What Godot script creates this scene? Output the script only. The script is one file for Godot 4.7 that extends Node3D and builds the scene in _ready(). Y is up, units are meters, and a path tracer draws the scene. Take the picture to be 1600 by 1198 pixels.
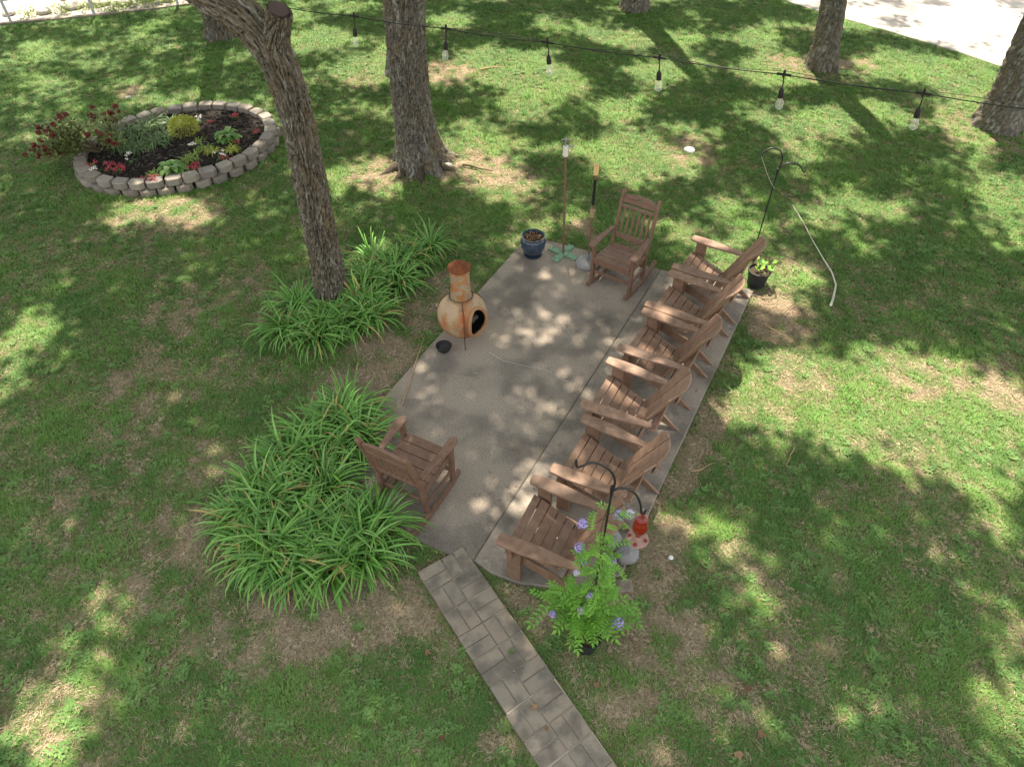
extends Node3D

const SUN_AZ := 10.0      # shadows run towards the viewer, a little to the right
const SUN_EL := 63.0
const EYE := Vector3(0, 5.47, 0)

var rng := RandomNumberGenerator.new()
var used := {}
var M := {}
var sun_dir := Vector3.UP
var nz := {}

# ------------------------------------------------------------------ mesh builder
class MB:
	var v := PackedVector3Array()
	var n := PackedVector3Array()
	var c := PackedColorArray()
	var col := Color(1, 1, 1)
	var use_c := false
	var tip := Color(1, 1, 1)
	var tips := 0

	func t3(a: Vector3, b: Vector3, d: Vector3, na: Vector3, nb: Vector3, nd: Vector3) -> void:
		var f := (d - a).cross(b - a)
		if f.dot(na + nb + nd) < 0.0:
			var s := b
			b = d
			d = s
			s = nb
			nb = nd
			nd = s
		v.append(a); v.append(b); v.append(d)
		n.append(na); n.append(nb); n.append(nd)
		c.append(col); c.append(col); c.append(col)

	func flat(a: Vector3, b: Vector3, d: Vector3, hint: Vector3) -> void:
		var f := (d - a).cross(b - a).normalized()
		if f.dot(hint) < 0.0:
			f = -f
		t3(a, b, d, f, f, f)

	func quad(a: Vector3, b: Vector3, d: Vector3, e: Vector3, hint: Vector3) -> void:
		flat(a, b, d, hint)
		flat(a, d, e, hint)

	# extruded outline with a chamfer on both faces; outline in the XY plane of tr, thickness along its Z, centred
	func plate(poly: PackedVector2Array, thick: float, bevel: float, tr: Transform3D) -> void:
		var k := poly.size()
		var area := 0.0
		for i in k:
			area += poly[i].cross(poly[(i + 1) % k])
		var sgn := 1.0 if area > 0.0 else -1.0
		var inner := PackedVector2Array()
		for i in k:
			var a := poly[(i + k - 1) % k]
			var b := poly[i]
			var d := poly[(i + 1) % k]
			var n1 := (b - a).normalized().orthogonal() * sgn
			var n2 := (d - b).normalized().orthogonal() * sgn
			var m := (n1 + n2)
			if m.length() < 0.01:
				m = n1
			m = m.normalized()
			# orthogonal() of a counter-clockwise edge may point in or out; test with a tiny step
			inner.append(b + m * bevel / maxf(0.5, absf(m.dot(n1))))
		var probe := 0.0
		for i in k:
			probe += inner[i].cross(inner[(i + 1) % k])
		if absf(probe) > absf(area):
			for i in k:
				inner[i] = poly[i] * 2.0 - inner[i]
		var tris := Geometry2D.triangulate_polygon(inner)
		var h := thick * 0.5
		var up := tr.basis.z.normalized()
		for j in range(0, tris.size(), 3):
			var p := inner[tris[j]]
			var q := inner[tris[j + 1]]
			var r := inner[tris[j + 2]]
			flat(tr * Vector3(p.x, p.y, h), tr * Vector3(q.x, q.y, h), tr * Vector3(r.x, r.y, h), up)
			flat(tr * Vector3(p.x, p.y, -h), tr * Vector3(q.x, q.y, -h), tr * Vector3(r.x, r.y, -h), -up)
		var hb := h - minf(bevel, h * 0.6)
		for i in k:
			var j := (i + 1) % k
			var a := poly[i]
			var b := poly[j]
			var o2 := (a - inner[i]) + (b - inner[j])
			var ed := (b - a).normalized()
			o2 -= ed * ed.dot(o2)
			if o2.length() < 1e-6:
				o2 = (b - a).orthogonal()
			var o := tr.basis * Vector3(o2.x, o2.y, 0)
			quad(tr * Vector3(a.x, a.y, hb), tr * Vector3(b.x, b.y, hb), tr * Vector3(b.x, b.y, -hb), tr * Vector3(a.x, a.y, -hb), o)
			if bevel > 0.0:
				quad(tr * Vector3(a.x, a.y, hb), tr * Vector3(b.x, b.y, hb), tr * Vector3(inner[j].x, inner[j].y, h), tr * Vector3(inner[i].x, inner[i].y, h), o.normalized() + up)
				quad(tr * Vector3(a.x, a.y, -hb), tr * Vector3(b.x, b.y, -hb), tr * Vector3(inner[j].x, inner[j].y, -h), tr * Vector3(inner[i].x, inner[i].y, -h), o.normalized() - up)

	# board between two points, width along wdir, chamfered
	func board(a: Vector3, b: Vector3, wdir: Vector3, width: float, thick: float, bevel := 0.003) -> void:
		var y := (b - a)
		var l := y.length()
		y = y / l
		var x := (wdir - y * wdir.dot(y)).normalized()
		var z := x.cross(y)
		var p := PackedVector2Array([Vector2(-width / 2, 0), Vector2(width / 2, 0), Vector2(width / 2, l), Vector2(-width / 2, l)])
		plate(p, thick, bevel, Transform3D(Basis(x, y, z), a))

	# grid of points with smooth normals; rows closed round when wrap
	func grid(rows: Array, wrap: bool, outward: Callable, colors := []) -> void:
		var R := rows.size()
		var K: int = rows[0].size()
		var nn := []
		for i in R:
			var line := PackedVector3Array()
			for j in K:
				var ja := (j + 1) % K if wrap else mini(j + 1, K - 1)
				var jb := (j + K - 1) % K if wrap else maxi(j - 1, 0)
				var du: Vector3 = rows[i][ja] - rows[i][jb]
				var dv: Vector3 = rows[mini(i + 1, R - 1)][j] - rows[maxi(i - 1, 0)][j]
				var q := du.cross(dv)
				if q.length_squared() < 1e-16:
					q = outward.call(rows[i][j])
				q = q.normalized()
				if q.dot(outward.call(rows[i][j])) < 0.0:
					q = -q
				line.append(q)
			nn.append(line)
		var hc := colors.size() > 0
		for i in R - 1:
			for j in (K if wrap else K - 1):
				var j2 := (j + 1) % K
				var a: Vector3 = rows[i][j]
				var b: Vector3 = rows[i][j2]
				var d: Vector3 = rows[i + 1][j2]
				var e: Vector3 = rows[i + 1][j]
				t3(a, b, d, nn[i][j], nn[i][j2], nn[i + 1][j2])
				if hc:
					_cols(a, b, d, colors[i][j], colors[i][j2], colors[i + 1][j2])
				t3(a, d, e, nn[i][j], nn[i + 1][j2], nn[i + 1][j])
				if hc:
					_cols(a, d, e, colors[i][j], colors[i + 1][j2], colors[i + 1][j])

	func _cols(a: Vector3, b: Vector3, d: Vector3, ca: Color, cb: Color, cd: Color) -> void:
		var s := v.size() - 3
		for k in 3:
			var p := v[s + k]
			c[s + k] = ca if p == a else (cb if p == b else cd)

	func lathe(profile: PackedVector2Array, sides: int, at := Vector3.ZERO) -> void:
		var rows := []
		for p in profile:
			var line := PackedVector3Array()
			for j in sides:
				var a := TAU * j / sides
				line.append(at + Vector3(cos(a) * p.x, p.y, sin(a) * p.x))
			rows.append(line)
		# normals from the profile itself, so sharp corners stay where points are doubled
		for i in profile.size() - 1:
			var p := profile[i]
			var q := profile[i + 1]
			if p.is_equal_approx(q):
				continue
			var e := (q - p).normalized()
			var nrm := Vector2(e.y, -e.x)
			for j in sides:
				var a0 := TAU * j / sides
				var a1 := TAU * (j + 1) / sides
				var n0 := Vector3(cos(a0) * nrm.x, nrm.y, sin(a0) * nrm.x)
				var n1 := Vector3(cos(a1) * nrm.x, nrm.y, sin(a1) * nrm.x)
				var j2 := (j + 1) % sides
				t3(rows[i][j], rows[i][j2], rows[i + 1][j2], n0, n1, n1)
				t3(rows[i][j], rows[i + 1][j2], rows[i + 1][j], n0, n1, n0)

	func tube(path: PackedVector3Array, radii: PackedFloat32Array, sides := 8, caps := true) -> void:
		var k := path.size()
		var x := Vector3.RIGHT
		var rows := []
		var cen := []
		for i in k:
			var d := (path[mini(i + 1, k - 1)] - path[maxi(i - 1, 0)]).normalized()
			if i == 0 and absf(d.dot(x)) > 0.9:
				x = Vector3.FORWARD
			x = (x - d * d.dot(x)).normalized()
			var y := d.cross(x)
			var line := PackedVector3Array()
			var nl := PackedVector3Array()
			for j in sides:
				var a := TAU * j / sides
				var o := x * cos(a) + y * sin(a)
				line.append(path[i] + o * radii[mini(i, radii.size() - 1)])
				nl.append(o)
			rows.append(line)
			cen.append(nl)
		for i in k - 1:
			for j in sides:
				var j2 := (j + 1) % sides
				t3(rows[i][j], rows[i][j2], rows[i + 1][j2], cen[i][j], cen[i][j2], cen[i + 1][j2])
				t3(rows[i][j], rows[i + 1][j2], rows[i + 1][j], cen[i][j], cen[i + 1][j2], cen[i + 1][j])
		if caps:
			for j in range(1, sides - 1):
				flat(rows[0][0], rows[0][j], rows[0][j + 1], path[0] - path[1])
				flat(rows[k - 1][0], rows[k - 1][j], rows[k - 1][j + 1], path[k - 1] - path[k - 2])

	# a small leaf: pointed, folded along its rib
	func leaf(at: Vector3, dir: Vector3, up: Vector3, l: float, w: float) -> void:
		var s := dir.cross(up).normalized() * w * 0.5
		var tip := at + dir * l
		var mid := at + dir * l * 0.42 - up * w * 0.08
		var a := at + dir * l * 0.4 + s + up * w * 0.1
		var b := at + dir * l * 0.4 - s + up * w * 0.1
		flat(at, a, mid, up)
		flat(a, tip, mid, up)
		flat(at, mid, b, up)
		flat(mid, tip, b, up)

	func mesh(m: Material) -> ArrayMesh:
		var am := ArrayMesh.new()
		var arr := []
		arr.resize(Mesh.ARRAY_MAX)
		arr[Mesh.ARRAY_VERTEX] = v
		arr[Mesh.ARRAY_NORMAL] = n
		if use_c:
			arr[Mesh.ARRAY_COLOR] = c
		am.add_surface_from_arrays(Mesh.PRIMITIVE_TRIANGLES, arr)
		am.surface_set_material(0, m)
		return am

# ------------------------------------------------------------------ naming and adding
func numbered(called: String) -> String:
	if not used.has(called):
		used[called] = 0
		return called
	used[called] += 1
	return "%s_%03d" % [called, used[called]]

func tag(o: Node3D, label: String, category: String, group := "", kind := "") -> Node3D:
	if label: o.set_meta("label", label)
	if category: o.set_meta("category", category)
	if group: o.set_meta("group", group)
	if kind: o.set_meta("kind", kind)
	return o

func thing(called: String, label: String, category: String, at := Vector3.ZERO, turn := 0.0, group := "") -> Node3D:
	var o := Node3D.new()
	o.name = numbered(called)
	add_child(o)
	o.position = at
	o.rotation.y = turn
	tag(o, label, category, group)
	return o

func put(called: String, me: Mesh, parent: Node = null, tr := Transform3D()) -> MeshInstance3D:
	var o := MeshInstance3D.new()
	o.mesh = me
	o.transform = tr
	if parent == null:
		o.name = numbered(called)
		add_child(o)
	else:
		o.name = called
		parent.add_child(o, true)
	return o

func piece(called: String, mb: MB, m: Material, parent: Node = null, tr := Transform3D()) -> MeshInstance3D:
	return put(called, mb.mesh(m), parent, tr)

func struct(called: String, mb: MB, m: Material) -> MeshInstance3D:
	var o := piece(called, mb, m)
	o.set_meta("kind", "structure")
	return o

func V2(a: Array) -> PackedVector2Array:
	var p := PackedVector2Array()
	for i in range(0, a.size(), 2):
		p.append(Vector2(a[i], a[i + 1]))
	return p

func V3(a: Array) -> PackedVector3Array:
	var p := PackedVector3Array()
	for i in range(0, a.size(), 3):
		p.append(Vector3(a[i], a[i + 1], a[i + 2]))
	return p

func F(a: Array) -> PackedFloat32Array:
	return PackedFloat32Array(a)

func rr(a: float, b: float) -> float:
	return rng.randf_range(a, b)

# ------------------------------------------------------------------ materials
func ntex(freq: float, stops: Array, size := 512, type := FastNoiseLite.TYPE_SIMPLEX_SMOOTH, oct := 5, sd := 1, as_normal := false) -> NoiseTexture2D:
	var f := FastNoiseLite.new()
	f.noise_type = type
	f.frequency = freq
	f.fractal_octaves = oct
	f.seed = sd
	var t := NoiseTexture2D.new()
	t.width = size
	t.height = size
	t.seamless = true
	t.noise = f
	if stops.size():
		var g := Gradient.new()
		var off := PackedFloat32Array()
		var cs := PackedColorArray()
		for s in stops:
			off.append(s[0])
			cs.append(s[1].linear_to_srgb())
		g.offsets = off
		g.colors = cs
		t.color_ramp = g
	t.as_normal_map = as_normal
	return t

func mat(c: Color, rough := 0.8, spec := 0.4) -> StandardMaterial3D:
	var m := StandardMaterial3D.new()
	m.albedo_color = c.linear_to_srgb()
	m.roughness = rough
	m.metallic_specular = spec
	return m

func skin(m: StandardMaterial3D, tex: Texture2D, scale: float, world := true, bump: Texture2D = null, relief := 0.0) -> StandardMaterial3D:
	m.uv1_triplanar = true
	m.uv1_world_triplanar = world
	m.uv1_scale = Vector3.ONE * scale
	m.albedo_texture = tex
	if bump:
		m.heightmap_enabled = true
		m.heightmap_texture = bump
		m.heightmap_scale = relief
	return m

func detail(m: StandardMaterial3D, tex: Texture2D, scale: float) -> StandardMaterial3D:
	m.detail_enabled = true
	m.detail_blend_mode = BaseMaterial3D.BLEND_MODE_MUL
	m.detail_uv_layer = BaseMaterial3D.DETAIL_UV_2
	m.detail_albedo = tex
	m.uv2_triplanar = true
	m.uv2_world_triplanar = true
	m.uv2_scale = Vector3.ONE * scale
	return m

func g1(x: float) -> Color:
	return Color(x, x, x)

func leafmat(c: Color, back: Color, rough := 0.5) -> StandardMaterial3D:
	var m := mat(c, rough, 0.4)
	m.backlight_enabled = true
	m.backlight = back.linear_to_srgb()
	m.cull_mode = BaseMaterial3D.CULL_DISABLED
	return m

func make_materials() -> void:
	var fine := ntex(0.05, [[0.0, g1(0.55)], [0.5, g1(0.85)], [1.0, g1(1.0)]], 512, FastNoiseLite.TYPE_SIMPLEX_SMOOTH, 5, 3)
	var blot := ntex(0.008, [[0.0, Color(0.42, 0.42, 0.42)], [0.38, Color(0.66, 0.66, 0.65)], [0.55, Color(0.86, 0.84, 0.81)], [0.7, Color(0.95, 0.92, 0.88)], [1.0, Color(1.0, 0.97, 0.92)]], 512, FastNoiseLite.TYPE_SIMPLEX_SMOOTH, 6, 5)
	var grain := ntex(0.25, [[0.0, g1(0.55)], [0.4, g1(0.82)], [0.6, g1(0.93)], [0.8, g1(1.0)], [1.0, g1(1.0)]], 512, FastNoiseLite.TYPE_SIMPLEX_SMOOTH, 3, 9)
	var specks := ntex(0.09, [[0.0, g1(0.72)], [0.6, g1(0.8)], [0.74, g1(0.86)], [0.79, g1(1.0)], [1.0, g1(1.0)]], 512, FastNoiseLite.TYPE_SIMPLEX_SMOOTH, 4, 11)
	var bumpy := ntex(0.06, [], 512, FastNoiseLite.TYPE_SIMPLEX_SMOOTH, 5, 13)
	M.concrete = detail(skin(mat(Color(0.35, 0.304, 0.257), 0.9, 0.3), blot, 0.3, true, bumpy, 0.25), grain, 0.36)
	M.concrete_strip = detail(skin(mat(Color(0.37, 0.328, 0.282), 0.9, 0.3), blot, 0.37, true, bumpy, 0.3), specks, 0.42)
	M.filler = mat(Color(0.46, 0.44, 0.41), 0.9)
	M.paver = []
	for k in 4:
		var c := [Color(0.315, 0.276, 0.227), Color(0.335, 0.293, 0.24), Color(0.29, 0.258, 0.214), Color(0.32, 0.275, 0.225)][k] as Color
		M.paver.append(detail(skin(mat(c, 0.95, 0.25), blot, 0.9, true, bumpy, 0.3), grain, 1.6))
	M.block = []
	for k in 4:
		var c := [Color(0.29, 0.26, 0.23), Color(0.25, 0.225, 0.205), Color(0.33, 0.295, 0.255), Color(0.27, 0.235, 0.2)][k] as Color
		M.block.append(skin(mat(c, 0.95, 0.25), fine, 1.7, true, bumpy, 0.8))
	M.drive = detail(skin(mat(Color(0.62, 0.57, 0.53), 0.95, 0.3), blot, 0.12), grain, 0.5)
	# ground: colours in the vertices, soil grain from noise
	var soil := ntex(0.06, [[0.0, g1(0.45)], [0.4, g1(0.75)], [0.62, g1(0.95)], [1.0, Color(1.0, 0.98, 0.95)]], 1024, FastNoiseLite.TYPE_SIMPLEX_SMOOTH, 6, 21)
	M.ground = skin(mat(Color(1, 1, 1), 1.0, 0.15), soil, 0.55, true, bumpy, 1.0)
	M.ground.vertex_color_use_as_albedo = true
	M.mulch = skin(mat(Color(0.045, 0.038, 0.033), 1.0, 0.2), fine, 2.5, true, bumpy, 2.0)
	M.chip = []
	for c in [Color(0.035, 0.03, 0.028), Color(0.06, 0.052, 0.047), Color(0.022, 0.02, 0.02), Color(0.11, 0.095, 0.08)]:
		M.chip.append(mat(c, 0.95, 0.2))
	# furniture
	var wear := ntex(0.012, [[0.0, Color(0.62, 0.6, 0.58)], [0.4, Color(0.8, 0.79, 0.78)], [0.62, Color(0.9, 0.91, 0.91)], [1.0, Color(1, 1, 1)]], 512, FastNoiseLite.TYPE_SIMPLEX_SMOOTH, 5, 31)
	M.lumber = []
	for c in [Color(0.295, 0.184, 0.124), Color(0.27, 0.166, 0.112), Color(0.325, 0.206, 0.144), Color(0.31, 0.2, 0.142), Color(0.25, 0.158, 0.11)]:
		M.lumber.append(detail(skin(mat(c, 0.62, 0.4), wear, 1.6, true, bumpy, 0.04), grain, 2.2))
	M.rocker = detail(skin(mat(Color(0.235, 0.138, 0.096), 0.55, 0.4), wear, 1.6, true, bumpy, 0.04), grain, 2.2)
	M.screw = mat(Color(0.05, 0.04, 0.035), 0.5)
	M.iron = mat(Color(0.012, 0.012, 0.013), 0.45, 0.5)
	M.rust = skin(mat(Color(0.2, 0.075, 0.032), 0.85, 0.3), ntex(0.03, [[0.0, Color(0.35, 0.3, 0.35)], [0.45, Color(0.7, 0.62, 0.6)], [1.0, Color(1, 1, 1)]], 256, FastNoiseLite.TYPE_SIMPLEX_SMOOTH, 5, 41), 2.0, false)
	M.clay = mat(Color(1, 1, 1), 0.85, 0.3)
	M.clay.vertex_color_use_as_albedo = true
	M.clay = detail(M.clay, fine, 2.0)
	M.ironrust = mat(Color(0.1, 0.055, 0.035), 0.8)
	M.glaze = skin(mat(Color(0.05, 0.075, 0.11), 0.22, 0.6), ntex(0.04, [[0.0, Color(0.2, 0.25, 0.35)], [0.5, Color(0.7, 0.75, 0.8)], [1.0, Color(1.3, 1.2, 1.1).clamp()]], 256, FastNoiseLite.TYPE_SIMPLEX_SMOOTH, 5, 43), 3.0, false)
	M.soot = skin(mat(Color(0.03, 0.03, 0.032), 0.6), fine, 4.0)
	M.ash = skin(mat(Color(0.12, 0.11, 0.1), 1.0), fine, 5.0)
	M.litter = []
	for c in [Color(0.2, 0.12, 0.07), Color(0.13, 0.075, 0.045), Color(0.28, 0.18, 0.1), Color(0.17, 0.09, 0.055)]:
		M.litter.append(mat(c, 0.9, 0.2))
	M.copper = skin(mat(Color(0.2, 0.115, 0.075), 0.7, 0.4), wear, 3.0, true)
	M.green_paint = skin(mat(Color(0.19, 0.33, 0.22), 0.7, 0.4), ntex(0.02, [[0.0, Color(0.6, 0.6, 0.55)], [0.5, Color(0.9, 0.9, 0.88)], [1.0, Color(1, 1, 1)]], 256, FastNoiseLite.TYPE_SIMPLEX_SMOOTH, 5, 45), 3.0)
	M.wax_white = mat(Color(0.62, 0.6, 0.5), 0.6)
	M.wax_tan = mat(Color(0.62, 0.45, 0.2), 0.6)
	M.steel = mat(Color(0.32, 0.32, 0.33), 0.45, 0.6)
	M.steel.metallic = 0.6
	M.galv = mat(Color(0.42, 0.44, 0.47), 0.5, 0.5)
	M.foam = mat(Color(0.012, 0.012, 0.012), 0.9)
	M.rope = mat(Color(0.36, 0.25, 0.14), 0.95)
	M.stone_grey = skin(mat(Color(0.3, 0.3, 0.3), 0.95, 0.3), fine, 3.0, true, bumpy, 0.8)
	M.plastic_black = mat(Color(0.022, 0.024, 0.027), 0.5)
	M.pot_soil = skin(mat(Color(0.07, 0.05, 0.037), 1.0, 0.2), fine, 6.0)
	M.nectar = mat(Color(0.22, 0.025, 0.008), 0.12, 0.5)
	M.red_plastic = mat(Color(0.16, 0.025, 0.02), 0.3)
	M.dish = mat(Color(0.3, 0.18, 0.15), 0.4)
	var bark := ntex(0.03, [[0.0, g1(0.4)], [0.35, g1(0.7)], [0.6, Color(0.95, 0.95, 0.92)], [0.8, g1(1.0)], [1.0, Color(1.0, 1.0, 0.97)]], 512, FastNoiseLite.TYPE_SIMPLEX_SMOOTH, 6, 51)
	var bbump := ntex(0.045, [], 512, FastNoiseLite.TYPE_SIMPLEX_SMOOTH, 5, 53)
	M.bark = skin(mat(Color(1, 1, 1), 1.0, 0.15), bark, 1.4, true, bbump, 1.6)
	M.bark.vertex_color_use_as_albedo = true
	M.cut_wood = skin(mat(Color(0.085, 0.06, 0.055), 1.0), fine, 5.0)
	# plants
	M.grass = leafmat(Color(1, 1, 1), Color(0.10, 0.16, 0.012), 0.6)
	M.grass.vertex_color_use_as_albedo = true
	M.straw = mat(Color(1, 1, 1), 0.95, 0.2)
	M.straw.vertex_color_use_as_albedo = true
	M.lily = leafmat(Color(1, 1, 1), Color(0.05, 0.1, 0.006), 0.38)
	M.lily.vertex_color_use_as_albedo = true
	M.canopy = leafmat(Color(0.075, 0.13, 0.03), Color(0.10, 0.17, 0.02))
	M.hosta = leafmat(Color(0.09, 0.19, 0.04), Color(0.05, 0.1, 0.01))
	M.hosta_edge = leafmat(Color(0.17, 0.27, 0.08), Color(0.05, 0.1, 0.01))
	M.lirio = leafmat(Color(0.12, 0.19, 0.075), Color(0.03, 0.05, 0.01))
	M.gold = leafmat(Color(0.33, 0.36, 0.06), Color(0.08, 0.09, 0.01))
	M.azalea = leafmat(Color(0.15, 0.185, 0.06), Color(0.03, 0.05, 0.01))
	M.maroon = leafmat(Color(0.12, 0.013, 0.014), Color(0.05, 0.005, 0.005))
	M.pink = leafmat(Color(0.34, 0.05, 0.07), Color(0.1, 0.02, 0.02))
	M.white_fl = leafmat(Color(0.75, 0.72, 0.66), Color(0.1, 0.1, 0.1))
	M.lilac = leafmat(Color(0.36, 0.31, 0.58), Color(0.06, 0.05, 0.1))
	M.lilac_pale = leafmat(Color(0.5, 0.46, 0.6), Color(0.08, 0.08, 0.1))
	M.wist = []
	for c in [Color(0.12, 0.29, 0.03), Color(0.16, 0.35, 0.045), Color(0.1, 0.24, 0.03)]:
		M.wist.append(leafmat(c, Color(0.08, 0.16, 0.01), 0.45))
	M.stem = mat(Color(0.1, 0.08, 0.04), 0.9)
	M.weed = leafmat(Color(0.2, 0.28, 0.06), Color(0.08, 0.1, 0.01))
	M.rock = skin(mat(Color(0.5, 0.46, 0.41), 0.95, 0.3), fine, 1.2, true, bumpy, 1.0)
	M.water = mat(Color(0.55, 0.56, 0.56), 0.35, 0.4)
	M.white = mat(Color(0.75, 0.75, 0.73), 0.5)
	M.cord = mat(Color(0.45, 0.44, 0.38), 0.7)
	M.strap = mat(Color(0.42, 0.42, 0.33), 0.7)
	M.rubber = mat(Color(0.01, 0.01, 0.01), 0.6)
	M.glass = StandardMaterial3D.new()
	M.glass.albedo_color = Color(1, 1, 0.97, 0.1)
	M.glass.transparency = BaseMaterial3D.TRANSPARENCY_ALPHA
	M.glass.roughness = 0.03
	M.feeder_glass = StandardMaterial3D.new()
	M.feeder_glass.albedo_color = Color(0.55, 0.1, 0.06, 0.45)
	M.feeder_glass.transparency = BaseMaterial3D.TRANSPARENCY_ALPHA
	M.feeder_glass.roughness = 0.05
	M.wood_post = skin(mat(Color(0.2, 0.14, 0.09), 0.9), fine, 2.0)

func noise(freq: float, sd: int, oct := 3) -> FastNoiseLite:
	var f := FastNoiseLite.new()
	f.noise_type = FastNoiseLite.TYPE_SIMPLEX_SMOOTH
	f.frequency = freq
	f.seed = sd
	f.fractal_octaves = oct
	return f

# ------------------------------------------------------------------ the ground plan
var slab_main := V2([0.22, -8.05, 1.885, -7.293, -0.335, -3.163, -0.42, -3.165, -0.85, -3.37, -1.3, -3.72, -1.86, -4.12])
var slab_strip := V2([1.888, -7.291, 2.97, -6.88, 2.8, -6.57, 1.344, -3.83, 1.06, -3.27, 0.93, -3.02, 0.62, -2.93, 0.34, -2.91, 0.06, -2.95, -0.17, -3.04, -0.332, -3.162])
const PATH_A := Vector2(-0.63, -3.19)
const PATH_D := Vector2(0.553, 0.833)
const PATH_W := 0.47
const BED := Vector2(-5.2, -10.4)
const BED_U := Vector2(0.867, -0.498)
const BED_RU := 1.5
const BED_RV := 1.27
var drive_edge := V2([4.6, -19.2, 6.11, -17.17, 6.87, -16.3, 7.86, -15.27, 8.73, -14.28, 9.19, -13.67, 9.9, -12.9, 13.0, -10.5, 30.0, -2.0])
var shore := V2([-40, -9.0, -12.5, -15.3, -10.51, -15.8, -8.94, -16.25, -7.42, -16.84, -5.0, -18.2, 0.0, -24.0, 8.0, -40.0])

# bare or thin spots: x, z, radius, strength
var bare := [3.06, -6.43, 0.45, 1.0, 3.3, -6.25, 0.35, 0.8, 1.72, -4.4, 0.3, 0.9, 1.95, -4.91, 0.3, 0.9, 1.5, -3.94, 0.3, 0.9, 2.35, -5.6, 0.25, 0.7, -1.21, -2.75, 0.4, 0.9, -1.75, -2.65, 0.45, 0.8, -0.72, -2.75, 0.25, 0.9, 0.1, -2.72, 0.3, 0.9,
	-0.58, -9.82, 0.6, 1.0, -0.1, -9.6, 0.45, 0.9, -0.38, -9.39, 0.4, 0.7, 0.28, -9.3, 0.35, 0.5, -2.0, -9.7, 0.5, 0.8, 2.79, -10.41, 0.5, 0.8, 5.95, -13.3, 0.6, 0.6, 5.28, -13.9, 0.45, 0.8, 6.46, -13.82, 0.5, 0.8, 7.43, -11.32, 0.6, 0.7, 8.1, -10.5, 0.6, 0.7,
	-1.19, -13.37, 0.6, 0.8, -2.6, -13.0, 0.5, 0.7, -4.47, -8.62, 0.5, 0.7, -5.3, -8.5, 0.6, 0.6, -6.83, -12.55, 0.3, 0.8, -1.28, -5.67, 0.35, 1.0, -1.44, -5.27, 0.3, 1.0, -0.98, -6.45, 0.35, 0.9, -0.75, -7.04, 0.3, 0.7, -1.5, -5.9, 0.3, 0.9, -1.75, -5.2, 0.35, 0.9,
	4.16, -9.13, 0.35, 0.5, 4.28, -5.37, 0.35, 0.7, 5.13, -5.27, 0.4, 0.7, 3.2, -5.3, 0.3, 0.5, 0.95, -2.75, 0.4, 0.9, 1.14, -3.01, 0.3, 0.9, 1.2, -2.5, 0.35, 0.8, 1.35, -3.45, 0.3, 0.8, -2.39, -2.45, 0.35, 0.5, -3.84, -4.56, 0.4, 0.5, -4.26, -3.94, 0.4, 0.5, -3.82, -6.55, 0.5, 0.6, -3.34, -7.04, 0.35, 0.6,
	-3.1, -5.37, 0.4, 0.5, -3.3, -2.9, 0.35, 0.6, -3.4, -2.0, 0.4, 0.5, -0.45, -2.3, 0.18, 0.7, -0.1, -1.75, 0.16, 0.7, 0.85, -2.05, 0.25, 0.6, 1.0, -1.6, 0.25, 0.5, 3.61, -7.5, 0.3, 0.5, 1.0, -8.2, 0.25, 0.8, 1.6, -7.8, 0.2, 0.7, -4.0, -5.3, 0.5, 0.5, -2.9, -4.2, 0.4, 0.7, -2.95, -3.4, 0.35, 0.7, 2.3, -6.6, 0.2, 0.0, 1.9, -3.1, 0.3, 0.5, 2.3, -2.3, 0.3, 0.4, 1.6, -2.1, 0.3, 0.5]

func bareness(x: float, z: float) -> float:
	var b := 0.0
	for i in range(0, bare.size(), 4):
		var dx: float = x - bare[i]
		var dz: float = z - bare[i + 1]
		var r: float = bare[i + 2] * 1.18
		var d := (dx * dx + dz * dz) / (r * r)
		if d < 1.0:
			b = maxf(b, bare[i + 3] * (1.0 - d * d) * (1.0 if bare[i + 3] > 0.75 else 0.7))
	var n1: float = nz.patch.get_noise_2d(x, z)
	var n2: float = nz.small.get_noise_2d(x, z)
	# the lawn nearer the viewer and to the left is thin; the far right is lush
	var thin := 0.14 if z > -7.5 else 0.04
	if x < -2.2 and z > -8.5:
		thin = 0.16
	if z < -9.0 and x > -3.5:
		thin = -0.02
	if z < -11.5 and x < -3.0:
		thin = -0.12
	return clampf(b * (0.75 + 0.7 * n2) + thin + n1 * 0.32 + n2 * 0.46, 0.0, 1.0)

func inside(p: Vector2, poly: PackedVector2Array) -> bool:
	return Geometry2D.is_point_in_polygon(p, poly)

func path_uv(p: Vector2) -> Vector2:
	var d := p - PATH_A
	return Vector2(d.dot(PATH_D), d.dot(Vector2(-PATH_D.y, PATH_D.x)))

func blocked(p: Vector2, margin := 0.0) -> bool:
	var bd := p - BED
	if Vector2(bd.dot(BED_U) / (BED_RU + 0.02 + margin), bd.dot(Vector2(-BED_U.y, BED_U.x)) / (BED_RV + 0.02 + margin)).length() < 1.0:
		return true
	if p.x > -2.0 - margin and p.x < 3.1 and p.y > -8.2 and p.y < -2.8:
		if inside(p, slab_main) or inside(p, slab_strip):
			return true
	var q := path_uv(p)
	if q.x > -0.05 and q.x < 3.2 and absf(q.y) < PATH_W * 0.5 + margin:
		return true
	return false

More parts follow.
